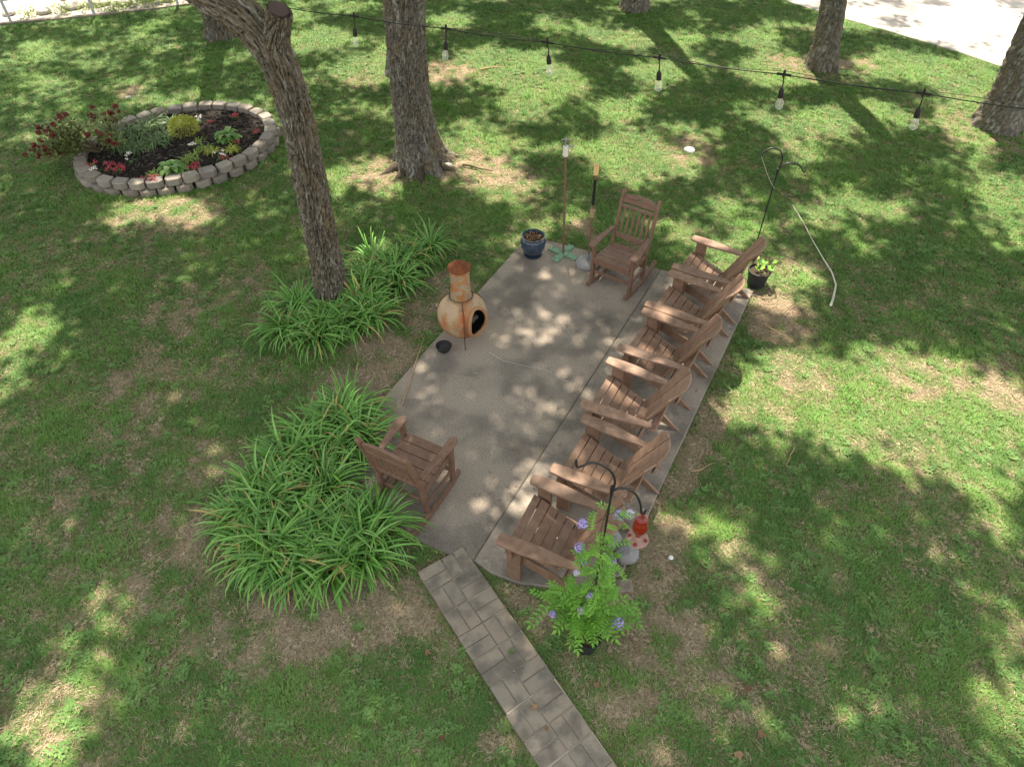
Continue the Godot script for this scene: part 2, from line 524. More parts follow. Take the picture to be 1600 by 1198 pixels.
func on_lawn(p: Vector2) -> bool:
	# which side of the driveway edge and of the shore line
	if p.y < -12.0 and p.x > 4.0:
		for i in drive_edge.size() - 1:
			if p.x >= drive_edge[i].x and p.x < drive_edge[i + 1].x:
				var t := (p.x - drive_edge[i].x) / (drive_edge[i + 1].x - drive_edge[i].x)
				if p.y < lerpf(drive_edge[i].y, drive_edge[i + 1].y, t) + 0.02:
					return false
	if p.x < 0.0 and p.y < -14.0:
		for i in shore.size() - 1:
			if p.x >= shore[i].x and p.x < shore[i + 1].x:
				var t := (p.x - shore[i].x) / (shore[i + 1].x - shore[i].x)
				if p.y < lerpf(shore[i].y, shore[i + 1].y, t) + 0.05:
					return false
	return true

func gy(x: float, z: float) -> float:
	return -0.035 + 0.018 * nz.lump.get_noise_2d(x, z)

func _ready() -> void:
	rng.seed = 7
	# camera
	var cam := Camera3D.new()
	cam.name = "camera"
	cam.position = EYE
	cam.rotation_degrees = Vector3(-46.0, 0, 0)
	cam.fov = rad_to_deg(2.0 * atan(599.0 / 1111.0))
	cam.near = 0.05
	cam.far = 600.0
	add_child(cam)
	cam.current = true
	# sky, sun, exposure
	var env := Environment.new()
	env.background_mode = Environment.BG_SKY
	var sky := Sky.new()
	var sm := ProceduralSkyMaterial.new()
	sm.sky_top_color = Color(0.68, 0.70, 0.72)
	sm.sky_horizon_color = Color(0.95, 0.92, 0.87)
	sm.sky_curve = 0.18
	sm.ground_bottom_color = Color(0.2, 0.22, 0.16)
	sm.ground_horizon_color = Color(0.6, 0.63, 0.6)
	sm.sky_energy_multiplier = 1.02
	sky.sky_material = sm
	env.sky = sky
	env.tonemap_mode = Environment.TONE_MAPPER_LINEAR
	env.tonemap_exposure = 2.85
	env.sdfgi_enabled = true
	env.ssao_enabled = true
	env.ssil_enabled = true
	var we := WorldEnvironment.new()
	we.name = "environment"
	we.environment = env
	add_child(we)
	var az := deg_to_rad(SUN_AZ)
	var el := deg_to_rad(SUN_EL)
	sun_dir = Vector3(-sin(az) * cos(el), sin(el), -cos(az) * cos(el))
	var sun := DirectionalLight3D.new()
	sun.name = "sun"
	sun.light_color = Color(1.0, 0.95, 0.87)
	sun.light_energy = 1.6
	sun.light_angular_distance = 0.55
	sun.shadow_enabled = true
	add_child(sun)
	sun.look_at_from_position(Vector3.ZERO, -sun_dir, Vector3.RIGHT)

	nz = {"patch": noise(0.6, 3, 4), "small": noise(3.2, 5, 3), "lump": noise(0.9, 8, 3), "tone": noise(0.8, 12, 3), "fine": noise(6.0, 14, 2), "bark": noise(1.0, 17, 3), "gap": noise(0.55, 23, 3), "gap2": noise(1.9, 29, 2)}
	make_materials()
	build_ground()
	build_patio()
	build_path()
	build_trees()
	build_bed()
	build_chairs()
	build_objects()
	build_lilies()
	build_wisteria()
	build_string_lights()
	build_far()
	build_litter()
	build_grass()

# ------------------------------------------------------------------ setting
func build_ground() -> void:
	var xs := PackedFloat32Array([-300, -120, -60, -35, -22, -16])
	var x := -13.0
	while x <= 13.01:
		xs.append(x)
		x += 0.1
	xs.append_array(F([16, 22, 35, 60, 120, 300]))
	var zs := PackedFloat32Array([-400, -160, -80, -45, -30, -23])
	var z := -19.0
	while z <= 1.01:
		zs.append(z)
		z += 0.1
	zs.append_array(F([4, 9, 18, 40, 100]))
	var mb := MB.new()
	mb.use_c = true
	var W := xs.size()
	var pts := PackedVector3Array()
	var cs := PackedColorArray()
	for zz in zs:
		for xx in xs:
			var core := xx > -13.5 and xx < 13.5 and zz > -19.5 and zz < 1.5
			var y := gy(xx, zz) if core else -0.035
			if core and (inside(Vector2(xx, zz), slab_main) or inside(Vector2(xx, zz), slab_strip)):
				y -= 0.03
			pts.append(Vector3(xx, y, zz))
			var b := bareness(xx, zz) if core else 0.3
			var tn: float = nz.tone.get_noise_2d(xx * 2.0, zz * 2.0)
			var fn: float = nz.fine.get_noise_2d(xx, zz)
			var dirt := Color(0.255, 0.18, 0.125).lerp(Color(0.36, 0.275, 0.2), clampf(0.5 + tn, 0, 1))
			var turf := Color(0.12, 0.125, 0.055).lerp(Color(0.19, 0.16, 0.09), clampf(0.5 + fn, 0, 1))
			cs.append(turf.lerp(dirt, smoothstep(0.35, 0.85, b + 0.15 * fn)))
	# joined with shared normals
	var idx := PackedInt32Array()
	for j in zs.size() - 1:
		for i in W - 1:
			var a := j * W + i
			idx.append_array(PackedInt32Array([a, a + 1, a + W + 1, a, a + W + 1, a + W]))
	var nn := PackedVector3Array()
	nn.resize(pts.size())
	nn.fill(Vector3.UP)
	var arr := []
	arr.resize(Mesh.ARRAY_MAX)
	arr[Mesh.ARRAY_VERTEX] = pts
	arr[Mesh.ARRAY_NORMAL] = nn
	arr[Mesh.ARRAY_COLOR] = cs
	arr[Mesh.ARRAY_INDEX] = idx
	var am := ArrayMesh.new()
	am.add_surface_from_arrays(Mesh.PRIMITIVE_TRIANGLES, arr)
	am.surface_set_material(0, M.ground)
	put("ground", am).set_meta("kind", "structure")
	# concrete drive
	var d := MB.new()
	var poly := drive_edge.duplicate()
	poly.append_array(V2([60, -2.0, 60, -90, -2, -90]))
	d.plate(poly, 0.1, 0.012, Transform3D(Basis(Vector3.RIGHT, Vector3(0, 0, 1), Vector3.UP), Vector3(0, -0.06, 0)))
	struct("driveway", d, M.drive)

func build_patio() -> void:
	var root := Node3D.new()
	root.name = "patio"
	root.set_meta("kind", "structure")
	add_child(root)
	var flat := Basis(Vector3.RIGHT, Vector3(0, 0, 1), Vector3.UP)
	var a := MB.new()
	a.plate(slab_main, 0.14, 0.01, Transform3D(flat, Vector3(0, -0.07, 0)))
	piece("concrete_slab", a, M.concrete, root)
	var b := MB.new()
	b.plate(slab_strip, 0.14, 0.01, Transform3D(flat, Vector3(0, -0.068, 0)))
	piece("concrete_slab", b, M.concrete_strip, root)
	# pale filler in the crack
	var cr := MB.new()
	var pts := V2([-0.26, -5.77, -0.1, -5.63, 0.05, -5.58, 0.2, -5.53, 0.33, -5.5, 0.42, -5.44, 0.55, -5.33, 0.62, -5.3])
	for i in pts.size() - 1:
		for k in 4:
			var p := pts[i].lerp(pts[i + 1], k / 4.0) + Vector2(rr(-0.008, 0.008), rr(-0.008, 0.008))
			var q := pts[i].lerp(pts[i + 1], (k + 1) / 4.0)
			var w := rr(0.002, 0.0045) * (1.0 if i < 4 else 0.5)
			var s := (q - p).normalized().orthogonal() * w
			cr.quad(Vector3(p.x + s.x, 0.004, p.y + s.y), Vector3(q.x + s.x, 0.004, q.y + s.y), Vector3(q.x - s.x, 0.004, q.y - s.y), Vector3(p.x - s.x, 0.004, p.y - s.y), Vector3.UP)
	piece("crack_filler", cr, M.filler, root)

func build_path() -> void:
	var root := Node3D.new()
	root.name = "path"
	root.set_meta("kind", "structure")
	add_child(root)
	var side := Vector2(-PATH_D.y, PATH_D.x)
	# mortar bed below the pavers
	var m := MB.new()
	var h := PATH_W * 0.5
	var e := PATH_A + PATH_D * 3.1
	m.plate(PackedVector2Array([PATH_A + side * h * 0.96 + PATH_D * 0.06, PATH_A - side * h * 0.96 + PATH_D * 0.06, e - side * h * 0.96, e + side * h * 0.96]), 0.06, 0.0, Transform3D(Basis(Vector3.RIGHT, Vector3(0, 0, 1), Vector3.UP), Vector3(0, -0.030, 0)))
	var mo: StandardMaterial3D = mat(Color(0.4, 0.35, 0.28), 1.0, 0.2)
	piece("mortar_bed", m, mo, root)
	var meshes := []
	for k in 5:
		var q := MB.new()
		var w := 0.2235
		var l := 0.1095
		var jx := 0.002
		q.plate(V2([-w / 2 + rr(0, jx), -l / 2 + rr(0, jx), w / 2 - rr(0, jx), -l / 2 + rr(0, jx), w / 2 - rr(0, jx), l / 2 - rr(0, jx), -w / 2 + rr(0, jx), l / 2 - rr(0, jx)]), 0.05, 0.004, Transform3D(Basis(Vector3.RIGHT, Vector3(0, 0, 1), Vector3.UP), Vector3.ZERO))
		meshes.append(q)
	var turn := -atan2(PATH_D.y, PATH_D.x)
	for s in 7:
		var yaw := rr(-0.035, 0.035)
		var off := rr(-0.014, 0.014)
		var lift := rr(-0.005, 0.008)
		var tilt := rr(-0.018, 0.018)
		var slab := Transform3D(Basis(Vector3.UP, turn + yaw) * Basis(Vector3.RIGHT, tilt), Vector3((PATH_A + PATH_D * (0.25 + s * 0.462)).x, -0.018 + lift, (PATH_A + PATH_D * (0.25 + s * 0.462)).y) + Vector3(side.x, 0, side.y) * off)
		for qd in 4:
			var cx := (qd % 2 - 0.5) * 0.228
			var cz := (qd / 2 - 0.5) * 0.228
			var across := (qd + qd / 2 + s) % 2 == 0
			for k in 2:
				var o := (k - 0.5) * 0.113
				var tr := Transform3D(Basis(Vector3.UP, 0.0 if across else PI / 2), Vector3(cx + (0.0 if across else o), rr(-0.003, 0.003), cz + (o if across else 0.0)))
				var q: MB = meshes[rng.randi() % 5]
				piece("paver", q, M.paver[rng.randi() % 4], root, slab * tr)

# ------------------------------------------------------------------ trees
func trunk_mesh(path: PackedVector3Array, radii: PackedFloat32Array, flare: float, flare_h: float, lobes: int, tone: Color, sd: float, L0 := false) -> MB:
	var mb := MB.new()
	mb.use_c = true
	var rows := []
	var cols := []
	var sides := 150 if L0 else 72
	var dstep := 0.022 if L0 else 0.035
	# resample
	var total := 0.0
	for i in path.size() - 1:
		total += path[i].distance_to(path[i + 1])
	var cv := Curve3D.new()
	for i in path.size():
		var tn := (path[mini(i + 1, path.size() - 1)] - path[maxi(i - 1, 0)]) * 0.16
		cv.add_point(path[i], -tn, tn)
	var L := cv.get_baked_length()
	var steps := int(minf(L, 4.2) / 0.035) + int(maxf(L - 4.2, 0.0) / 0.25) + 1
	var x := Vector3.RIGHT
	var cen := []
	var s := 0.0
	while true:
		var p := cv.sample_baked(minf(s, L))
		var q := cv.sample_baked(minf(s + 0.05, L))
		var o := cv.sample_baked(maxf(minf(s, L) - 0.05, 0.0))
		var d := (q - o).normalized()
		x = (x - d * d.dot(x)).normalized()
		var y := d.cross(x)
		var f := minf(s, L) / L * (radii.size() - 1)
		var fi := mini(int(f), radii.size() - 2)
		var r := lerpf(radii[fi], radii[fi + 1], f - fi)
		var line := PackedVector3Array()
		var cl := PackedColorArray()
		for j in sides:
			var a := TAU * j / sides
			var fl := exp(-s / flare_h) * flare
			var lobe := 0.45 + 0.55 * pow(absf(cos(a * lobes * 0.5 + sd + 0.7 * sin(a * 2.0 + sd))), 1.5)
			var rad := r * (1.0 + fl * lobe)
			# bark ridges: long along the trunk, narrow round it
			var ca := cos(a)
			var sa := sin(a)
			var n1: float = nz.bark.get_noise_3d(ca * 20.0 * r + sd * 7.0, s * 2.6, sa * 20.0 * r)
			var n2: float = nz.bark.get_noise_3d(ca * 34.0 * r * 2.0, s * 11.0 + sd, sa * 34.0 * r * 2.0)
			var n3: float = nz.bark.get_noise_3d(ca * 1.5, s * 0.9 + sd * 3.0, sa * 1.5)
			rad += (smoothstep(0.0, 0.22, absf(n1)) - 0.7) * 0.036 + n2 * 0.018 + n3 * 0.06 * r
			line.append(p + (x * ca + y * sa) * rad)
			var t := clampf(0.5 + n2 * 0.9, 0.0, 1.0)
			var c := tone * lerpf(0.5, 1.35, t)
			var lichen: float = nz.bark.get_noise_3d(ca * 2.5 + 31.0, s * 2.0 + sd, sa * 2.5)
			if lichen > 0.1 and n2 > 0.12:
				c = c.lerp(Color(0.36, 0.36, 0.31), clampf((lichen - 0.1) * 2.5 + n2 * 0.6, 0.0, 0.7))
			elif lichen < -0.28:
				c = c.lerp(Color(0.2, 0.145, 0.075), 0.45)
			cl.append(c)
		rows.append(line)
		cols.append(cl)
		cen.append(p)
		if s >= L:
			break
		s += dstep if s < 4.2 else 0.25
	# emit with normals taken from neighbouring points
	var R := rows.size()
	var nn := []
	for i in R:
		var line := PackedVector3Array()
		for j in sides:
			var du: Vector3 = rows[i][(j + 1) % sides] - rows[i][(j + sides - 1) % sides]
			var dv: Vector3 = rows[mini(i + 1, R - 1)][j] - rows[maxi(i - 1, 0)][j]
			var q := du.cross(dv).normalized()
			if q.dot(rows[i][j] - cen[i]) < 0.0:
				q = -q
			line.append(q)
		nn.append(line)
	for i in R - 1:
		for j in sides:
			var k := (j + 1) % sides
			mb.t3(rows[i][j], rows[i][k], rows[i + 1][k], nn[i][j], nn[i][k], nn[i + 1][k])
			mb._cols(rows[i][j], rows[i][k], rows[i + 1][k], cols[i][j], cols[i][k], cols[i + 1][k])
			mb.t3(rows[i][j], rows[i + 1][k], rows[i + 1][j], nn[i][j], nn[i + 1][k], nn[i + 1][j])
			mb._cols(rows[i][j], rows[i + 1][k], rows[i + 1][j], cols[i][j], cols[i + 1][k], cols[i + 1][j])
	return mb

# openings in the leaf cover, as the places on the ground that the sun reaches: x, z, radius
var gaps := [3.10, -5.37, .5, 3.76, -5.27, .5, 4.48, -5.37, .5, 4.97, -5.09, .5, 4.95, -4.48, .45, 4.42, -4.73, .4, 2.64, -4.91, .4, 2.42, -5.09, .35, 3.77, -4.73, .4, 3.30, -4.91, .45, 1.89, -3.52, .25, 1.99, -3.20, .22, 2.01, -2.83, .18, 4.56, -3.94, .22, 4.47, -3.39, .22, 4.06, -2.56, .24, 3.74, -2.20, .2, 3.70, -1.83, .22, 2.71, -1.94, .16, 3.69, -3.13, .16, 4.27, -4.09, .25,
	-5.63, -5.87, .32, -5.52, -6.26, .24, -5.40, -5.27, .21, -3.25, -2.87, .17, -3.38, -2.59, .13, -3.28, -2.40, .2, -3.33, -2.05, .23, -3.51, -1.92, .22, -3.54, -1.69, .22, -3.09, -1.61, .2, -4.73, -8.87, .4, -5.36, -8.62, .3, -2.31, -9.76, .3, -1.67, -7.71, .3, -1.90, -7.57, .25, -2.66, -7.64, .2, 0.41, -7.41, .14, 0.59, -6.85, .16, 0.52, -6.57, .16, 1.02, -6.46, .14, -0.08, -6.52, .13, 0.15, -6.50, .1, 0.48, -6.07, .18,
	-0.41, -5.35, .13, 0.00, -4.82, .15, 0.46, -4.82, .2, 1.11, -5.82, .12, 0.85, -5.27, .12, 0.25, -4.36, .18, 0.09, -3.79, .14, 1.45, -5.67, .2, 1.05, -6.31, .15, 7.25, -13.67, .6, 8.21, -13.09, .6, 5.38, -11.55, .45, 4.76, -13.37, .5, 4.89, -14.93, .4, 3.61, -7.17, .35, 3.21, -6.85, .4, 1.75, -11.79, .4, 0.69, -12.82, .5, 0.00, -13.37, .5, -0.49, -13.97, .5, 0.22, -12.04, .4, -0.80, -10.25, .45, -0.19, -9.30, .35, 1.01, -10.45, .3,
	2.32, -14.93, .4, 2.98, -8.79, .25, 2.65, -7.57, .3, 2.55, -10.05, .35, 7.75, -11.09, .4, 7.31, -9.13, .4, 5.18, -8.62, .25, 4.38, -8.62, .3, -5.05, -16.18, .4, -3.86, -14.93, .5, -2.86, -13.37, .5, -1.35, -15.99, .4, 2.38, -13.37, .3, -4.47, -8.62, .3, 0.95, -5.0, .26, 1.35, -4.6, .24, 0.35, -4.1, .16, 0.15, -3.55, .22, 1.0, -3.9, .2, 1.65, -5.4, .22, 2.2, -6.95, .25, 0.7, -3.3, .16, 1.75, -6.2, .18, 1.3, -6.95, .2, -0.75, -4.0, .16]

func leafy(x: float, z: float) -> float:
	var g1n: float = nz.gap.get_noise_2d(x, z)
	var g2n: float = nz.gap2.get_noise_2d(x, z)
	var cover := 0.42
	var coarse := 0.62
	var small := 0.28
	if x >= 2.3 and z > -4.4:
		cover = 0.5
	if z > -8.0 and x < 2.3:
		cover = 0.72
	if x < -2.7 and z > -8.0:
		cover = 0.3
		coarse = 0.3
		small = 0.42
	if x > -0.5 and z < -7.6:
		cover = 0.05
	elif z < -8.2 and x > -3.8:
		cover = 0.1
	elif z < -10.5 and x <= -3.8:
		cover = -0.04
		coarse = 0.25
		small = 0.5
	if not on_lawn(Vector2(x, z)):
		cover = -0.25
	var f := cover + g1n * coarse + g2n * small
	for i in range(0, gaps.size(), 3):
		var dx: float = x - gaps[i]
		var dz: float = z - gaps[i + 1]
		var r: float = gaps[i + 2] * 1.15
		var d := (dx * dx + dz * dz) / (r * r)
		if d < 2.2:
			f -= (1.2 - d * 0.545) * (0.92 if gaps[i + 2] < 0.21 else 1.15)
	return f

func build_trees() -> void:
	var grey := Color(0.18, 0.166, 0.142)
	var brown := Color(0.178, 0.157, 0.124)
	var spec := [
		{"at": Vector3(-2.16, -0.06, -6.69), "path": [-2.16, -0.06, -6.69, -2.13, 1.0, -6.69, -2.11, 1.85, -6.7, -2.12, 2.4, -6.72, -2.2, 2.86, -6.76, -2.4, 3.16, -6.8, -2.75, 3.4, -6.85, -3.3, 3.85, -7.0, -3.8, 4.7, -7.3, -4.0, 6.2, -7.6], "r": [0.185, 0.168, 0.158, 0.152, 0.158, 0.165, 0.15, 0.13, 0.1, 0.06], "flare": 0.12, "fh": 0.25, "lobes": 5, "tone": brown, "label": "crooked rough-barked tree with a sawn stub, leaning out of the lilies"},
		{"at": Vector3(-1.41, -0.06, -10.05), "path": [-1.41, -0.06, -10.05, -1.45, 0.9, -10.03, -1.43, 1.8, -10.0, -1.39, 2.4, -10.0, -1.35, 4.2, -10.0, -1.2, 6.5, -9.9], "r": [0.285, 0.262, 0.248, 0.235, 0.2, 0.13], "flare": 0.95, "fh": 0.3, "lobes": 5, "tone": grey, "label": "thick straight grey tree with flaring roots above the chiminea"},
		{"at": Vector3(-2.02, -0.06, -13.4), "path": [-2.02, -0.06, -13.4, -2.0, 1.2, -13.4, -1.95, 3.5, -13.4, -1.9, 6.5, -13.3], "r": [0.26, 0.23, 0.2, 0.12], "flare": 0.6, "fh": 0.25, "lobes": 5, "tone": grey, "label": "tree trunk half hidden behind the thick straight grey tree"},
		{"at": Vector3(5.84, -0.06, -13.62), "path": [5.84, -0.06, -13.62, 5.74, 0.9, -13.62, 5.62, 2.0, -13.6, 5.5, 6.8, -13.4], "r": [0.225, 0.2, 0.19, 0.11], "flare": 0.55, "fh": 0.22, "lobes": 6, "tone": grey, "label": "dark tree trunk on the lawn before the concrete driveway"},
		{"at": Vector3(8.02, -0.06, -11.25), "path": [8.02, -0.06, -11.25, 7.95, 0.8, -11.22, 7.86, 1.8, -11.2, 7.6, 6.8, -11.0], "r": [0.275, 0.245, 0.23, 0.14], "flare": 0.65, "fh": 0.26, "lobes": 5, "tone": grey, "label": "tree trunk cut off by the picture's edge, near the driveway"},
		{"at": Vector3(2.68, -0.06, -16.72), "path": [2.68, -0.06, -16.72, 2.66, 1.0, -16.72, 2.7, 3.0, -16.7, 2.8, 7.0, -16.5], "r": [0.25, 0.22, 0.2, 0.12], "flare": 0.5, "fh": 0.22, "lobes": 7, "tone": grey, "label": "far tree of which only the foot shows at the top edge"},
		{"at": Vector3(-5.94, -0.06, -15.1), "path": [-5.94, -0.06, -15.1, -5.95, 1.0, -15.1, -5.9, 3.0, -15.1, -5.8, 6.5, -15.0], "r": [0.2, 0.17, 0.16, 0.1], "flare": 0.8, "fh": 0.2, "lobes": 5, "tone": grey * 0.8, "label": "distant trunk glimpsed under the bent limb of the crooked tree"},
		{"at": Vector3(-9.2, -0.06, -6.4), "path": [-9.2, -0.06, -6.4, -9.2, 2.0, -6.4, -9.0, 6.8, -6.6], "r": [0.3, 0.26, 0.14], "flare": 0.5, "fh": 0.25, "lobes": 5, "tone": grey, "label": "tree outside the picture shading the lawn beside the flower bed"},
		{"at": Vector3(8.6, -0.06, -5.6), "path": [8.6, -0.06, -5.6, 8.5, 2.0, -5.6, 8.2, 6.8, -5.9], "r": [0.3, 0.26, 0.14], "flare": 0.5, "fh": 0.25, "lobes": 5, "tone": grey, "label": "tree outside the picture shading the lawn behind the armchairs"},
	]
	# leaf sprays on the rays from the shaded ground towards the sun
	var spray := []
	for k in 4:
		var q := []
		for i in 12:
			var d := Vector3(rr(-1, 1), rr(-0.25, 0.3), rr(-1, 1)).normalized()
			var at := d * rr(0.02, 0.2) + Vector3(rr(-0.08, 0.08), rr(-0.1, 0.1), rr(-0.08, 0.08))
			var up := (Vector3.UP + Vector3(rr(-0.7, 0.7), 0, rr(-0.7, 0.7))).normalized()
			var sd := d.cross(up).normalized() * rr(0.035, 0.05)
			var l := rr(0.12, 0.17)
			q.append([at, at + d * l * 0.45 + sd, at + d * l * 0.45 - sd, at + d * l])
		spray.append(q)
	var spots := []
	for t in spec:
		spots.append([])
	var tries := 27000
	for i in tries:
		var x := rr(-12.5, 12.0)
		var z := rr(-19.0, 0.2)
		if x < -7.5 and z > -9.5:
			continue
		var f := leafy(x, z)
		if f < 0.0:
			continue
		if f < 0.12 and rng.randf() < 0.35:
			continue
		var h := rr(9.0, 14.0)
		var p := Vector3(x, 0, z) + sun_dir * (h / sun_dir.y)
		var best := 0
		var bd := 1e9
		for k in spec.size():
			var path: Array = spec[k].path
			var d := Vector2(p.x - path[path.size() - 3], p.z - path[path.size() - 1]).length()
			if d < bd:
				bd = d
				best = k
		spots[best].append(p)
	for k in spec.size():
		var s: Dictionary = spec[k]
		var t := thing("tree", s.label, "tree", s.at)
		var pl := V3(s.path)
		var mb := trunk_mesh(pl, F(s.r), s.flare, s.fh, s.lobes, s.tone, k * 1.7 + 0.4, k < 2)
		var here := Transform3D(Basis(), -s.at)
		var tk := piece("trunk", mb, M.bark, t, here)
		if k == 0:
			# sawn stub where a limb was taken off
			var st := trunk_mesh(V3([-2.2, 2.76, -6.76, -2.15, 2.98, -6.73, -2.08, 3.16, -6.69, -2.03, 3.27, -6.66]), F([0.135, 0.118, 0.105, 0.1]), 0.0, 0.1, 5, s.tone, 9.3, true)
			piece("stub", st, M.bark, tk)
			var fc := MB.new()
			fc.tube(V3([-2.05, 3.25, -6.667, -2.034, 3.283, -6.655]), F([0.096, 0.085]), 18)
			piece("sawn_face", fc, M.cut_wood, tk)
		if k == 1:
			for rt in [[-1.8, -9.8, -2.1, -9.62], [-1.38, -9.62, -1.34, -9.35], [-1.05, -9.85, -0.6, -9.74], [-1.05, -10.15, -0.6, -10.35], [-1.65, -9.65, -1.82, -9.45]]:
				var rb := MB.new()
				rb.use_c = true
				rb.col = Color(0.1, 0.085, 0.065)
				rb.tube(V3([-1.41, 0.12, -10.0, rt[0], -0.01, rt[1], (rt[0] + rt[2]) * 0.5, -0.045, (rt[1] + rt[3]) * 0.5 + 0.04, rt[2], -0.07, rt[3]]), F([0.13, 0.07, 0.035, 0.015]), 10)
				piece("root", rb, M.bark, t, here)
		# limbs up into the crown
		var top := pl[pl.size() - 1]
		var under := pl[pl.size() - 2]
		var pts: Array = spots[k]
		if pts.size() > 12:
			for i in 14:
				var tgt: Vector3 = pts[(i * pts.size()) / 14]
				var lm := MB.new()
				lm.use_c = true
				lm.col = Color(0.12, 0.1, 0.08)
				var st := under.lerp(top, 0.35 + 0.045 * i)
				st.y = minf(st.y, 6.2)
				var mid := st.lerp(tgt, 0.5) + Vector3(0, 0.4, 0)
				mid.y = maxf(mid.y, 5.2)
				var clear := true
				for c in 9:
					var lp := st.lerp(mid, c / 4.0) if c < 5 else mid.lerp(tgt, (c - 4) / 4.0)
					var sh := lp - sun_dir * (lp.y / sun_dir.y)
					if leafy(sh.x, sh.z) < 0.0:
						clear = false
				if not clear:
					continue
				lm.tube(PackedVector3Array([st, mid, tgt]), F([0.05, 0.03, 0.01]), 7)
				piece("limb", lm, M.bark, t, here)
		# crown
		if pts.size():
			var cr := MB.new()
			for p in pts:
				var pick: Array = spray[rng.randi() % spray.size()]
				var bs := Basis(Vector3.UP, rr(0, TAU)).scaled(Vector3.ONE * rr(0.85, 1.4))
				for l in pick:
					cr.flat(bs * l[0] + p, bs * l[1] + p, bs * l[2] + p, Vector3.UP)
					cr.flat(bs * l[1] + p, bs * l[3] + p, bs * l[2] + p, Vector3.UP)
			piece("crown", cr, M.canopy, t, here)

# ------------------------------------------------------------------ flower bed
func build_bed() -> void:
	var c := Vector3(BED.x, 0, BED.y)
	var t := thing("flower_bed", "round flower bed edged with two courses of concrete blocks, filled with dark mulch", "flower bed", c)
	var meshes := []
	for k in 6:
		var q := MB.new()
		var w := rr(0.24, 0.262)
		var j := 0.016
		# trapezoid with a broken front face, wider outside
		q.plate(V2([-w * 0.40, -0.085, w * 0.40, -0.085, w * 0.5 - rr(0, j), 0.035, w * 0.28, 0.085 + rr(0, j), -w * 0.28, 0.085 + rr(0, j), -w * 0.5 + rr(0, j), 0.035]), 0.105, 0.009, Transform3D(Basis(Vector3.RIGHT, Vector3(0, 0, 1), Vector3.UP), Vector3.ZERO))
		meshes.append(q)
	for course in 2:
		var inset := 0.085 - (0.035 if course == 0 else 0.0)
		# step round the oval by equal lengths
		var ring := PackedVector2Array()
		var acc := PackedFloat32Array([0.0])
		for i in 721:
			ring.append(bed_at(TAU * i / 720, inset))
			if i:
				acc.append(acc[i - 1] + ring[i].distance_to(ring[i - 1]))
		var count := 33
		var idx := 0
		for i in count:
			var want := acc[720] * fposmod(i + 0.5 * course + rr(-0.05, 0.05), count) / count
			idx = 0
			while acc[idx] < want and idx < 719:
				idx += 1
			var tn := (ring[idx + 1] - ring[maxi(idx - 1, 0)]).normalized()
			var outw := Vector2(tn.y, -tn.x)
			if outw.dot(ring[idx]) < 0.0:
				outw = -outw
			var off := outw * rr(-0.012, 0.012)
			var p := Vector3(ring[idx].x + off.x, 0.012 + course * 0.109 + rr(-0.006, 0.007), ring[idx].y + off.y)
			var b := Basis(Vector3.UP, PI / 2 - atan2(outw.y, outw.x) + rr(-0.07, 0.07)) * Basis(Vector3.RIGHT, rr(-0.04, 0.04)) * Basis(Vector3(0, 0, 1), rr(-0.03, 0.03))
			piece("block", meshes[rng.randi() % 6], M.block[rng.randi() % 4], t, Transform3D(b, p))
	var mm := MB.new()
	var rows := []
	for i in 14:
		var line := PackedVector3Array()
		for j in 64:
			var q := bed_at(TAU * j / 64, 0.15) * (1.0 - i / 13.0)
			var e := i / 13.0
			line.append(Vector3(q.x, 0.085 + 0.06 * (1.0 - pow(1.0 - e, 2.0)) + 0.02 * nz.small.get_noise_2d(q.x * 2.0, q.y * 2.0), q.y))
		rows.append(line)
	mm.grid(rows, true, func(_p): return Vector3.UP)
	piece("mulch", mm, M.mulch, t)
	for k in 4:
		var ch := MB.new()
		for i in 520:
			var e := sqrt(rng.randf())
			var q := bed_at(rr(0, TAU), 0.17) * e
			var p := Vector3(q.x, 0.092 + 0.06 * (1.0 - e * e), q.y)
			var d := Vector3(rr(-1, 1), rr(-0.3, 0.3), rr(-1, 1)).normalized() * rr(0.015, 0.04)
			ch.board(p - d, p + d, Vector3.UP + Vector3(rr(-1, 1), 0, rr(-1, 1)), rr(0.01, 0.025), 0.006, 0.0)
		var o := piece("mulch_chips", ch, M.chip[k], t)
		o.set_meta("kind", "stuff")
	# plants, each its own; base heights follow the mulch
	var K := 0.974
	# azalea
	var az := thing("azalea_bush", "straggly bush with dark red blooms leaning over the bed's edge", "bush", Vector3(-6.3, 0.1, -10.15))
	var br := MB.new()
	var lv := MB.new()
	var fl := []
	for i in 16:
		var tip := Vector3(rr(-0.72, 0.55), rr(0.28, 0.62), rr(-0.35, 0.45))
		if i < 5:
			tip = Vector3(rr(-0.8, -0.45), rr(0.05, 0.25), rr(0.0, 0.5))
		var mid := tip * 0.5 + Vector3(0, 0.08, 0)
		br.tube(PackedVector3Array([Vector3(rr(-0.05, 0.05), -0.02, rr(-0.05, 0.05)), mid, tip]), F([0.012, 0.008, 0.003]), 6)
		for k in 200:
			var u := rr(0.3, 1.08)
			var p := mid.lerp(tip, (u - 0.4) * 1.6) + Vector3(rr(-1, 1), rr(-0.6, 0.8), rr(-1, 1)) * 0.12
			var d := Vector3(rr(-1, 1), rr(-0.2, 0.6), rr(-1, 1)).normalized()
			lv.leaf(p, d, Vector3(rr(-0.5, 0.5), 1, rr(-0.5, 0.5)).normalized(), rr(0.045, 0.07), rr(0.024, 0.036))
		for k in 4:
			fl.append(tip + Vector3(rr(-1, 1), rr(-0.3, 0.8), rr(-1, 1)) * 0.11)
	piece("branches", br, M.stem, az)
	piece("foliage", lv, M.azalea, az).set_meta("kind", "stuff")
	var bloom := flower_head(0.03, 22, 0.034)
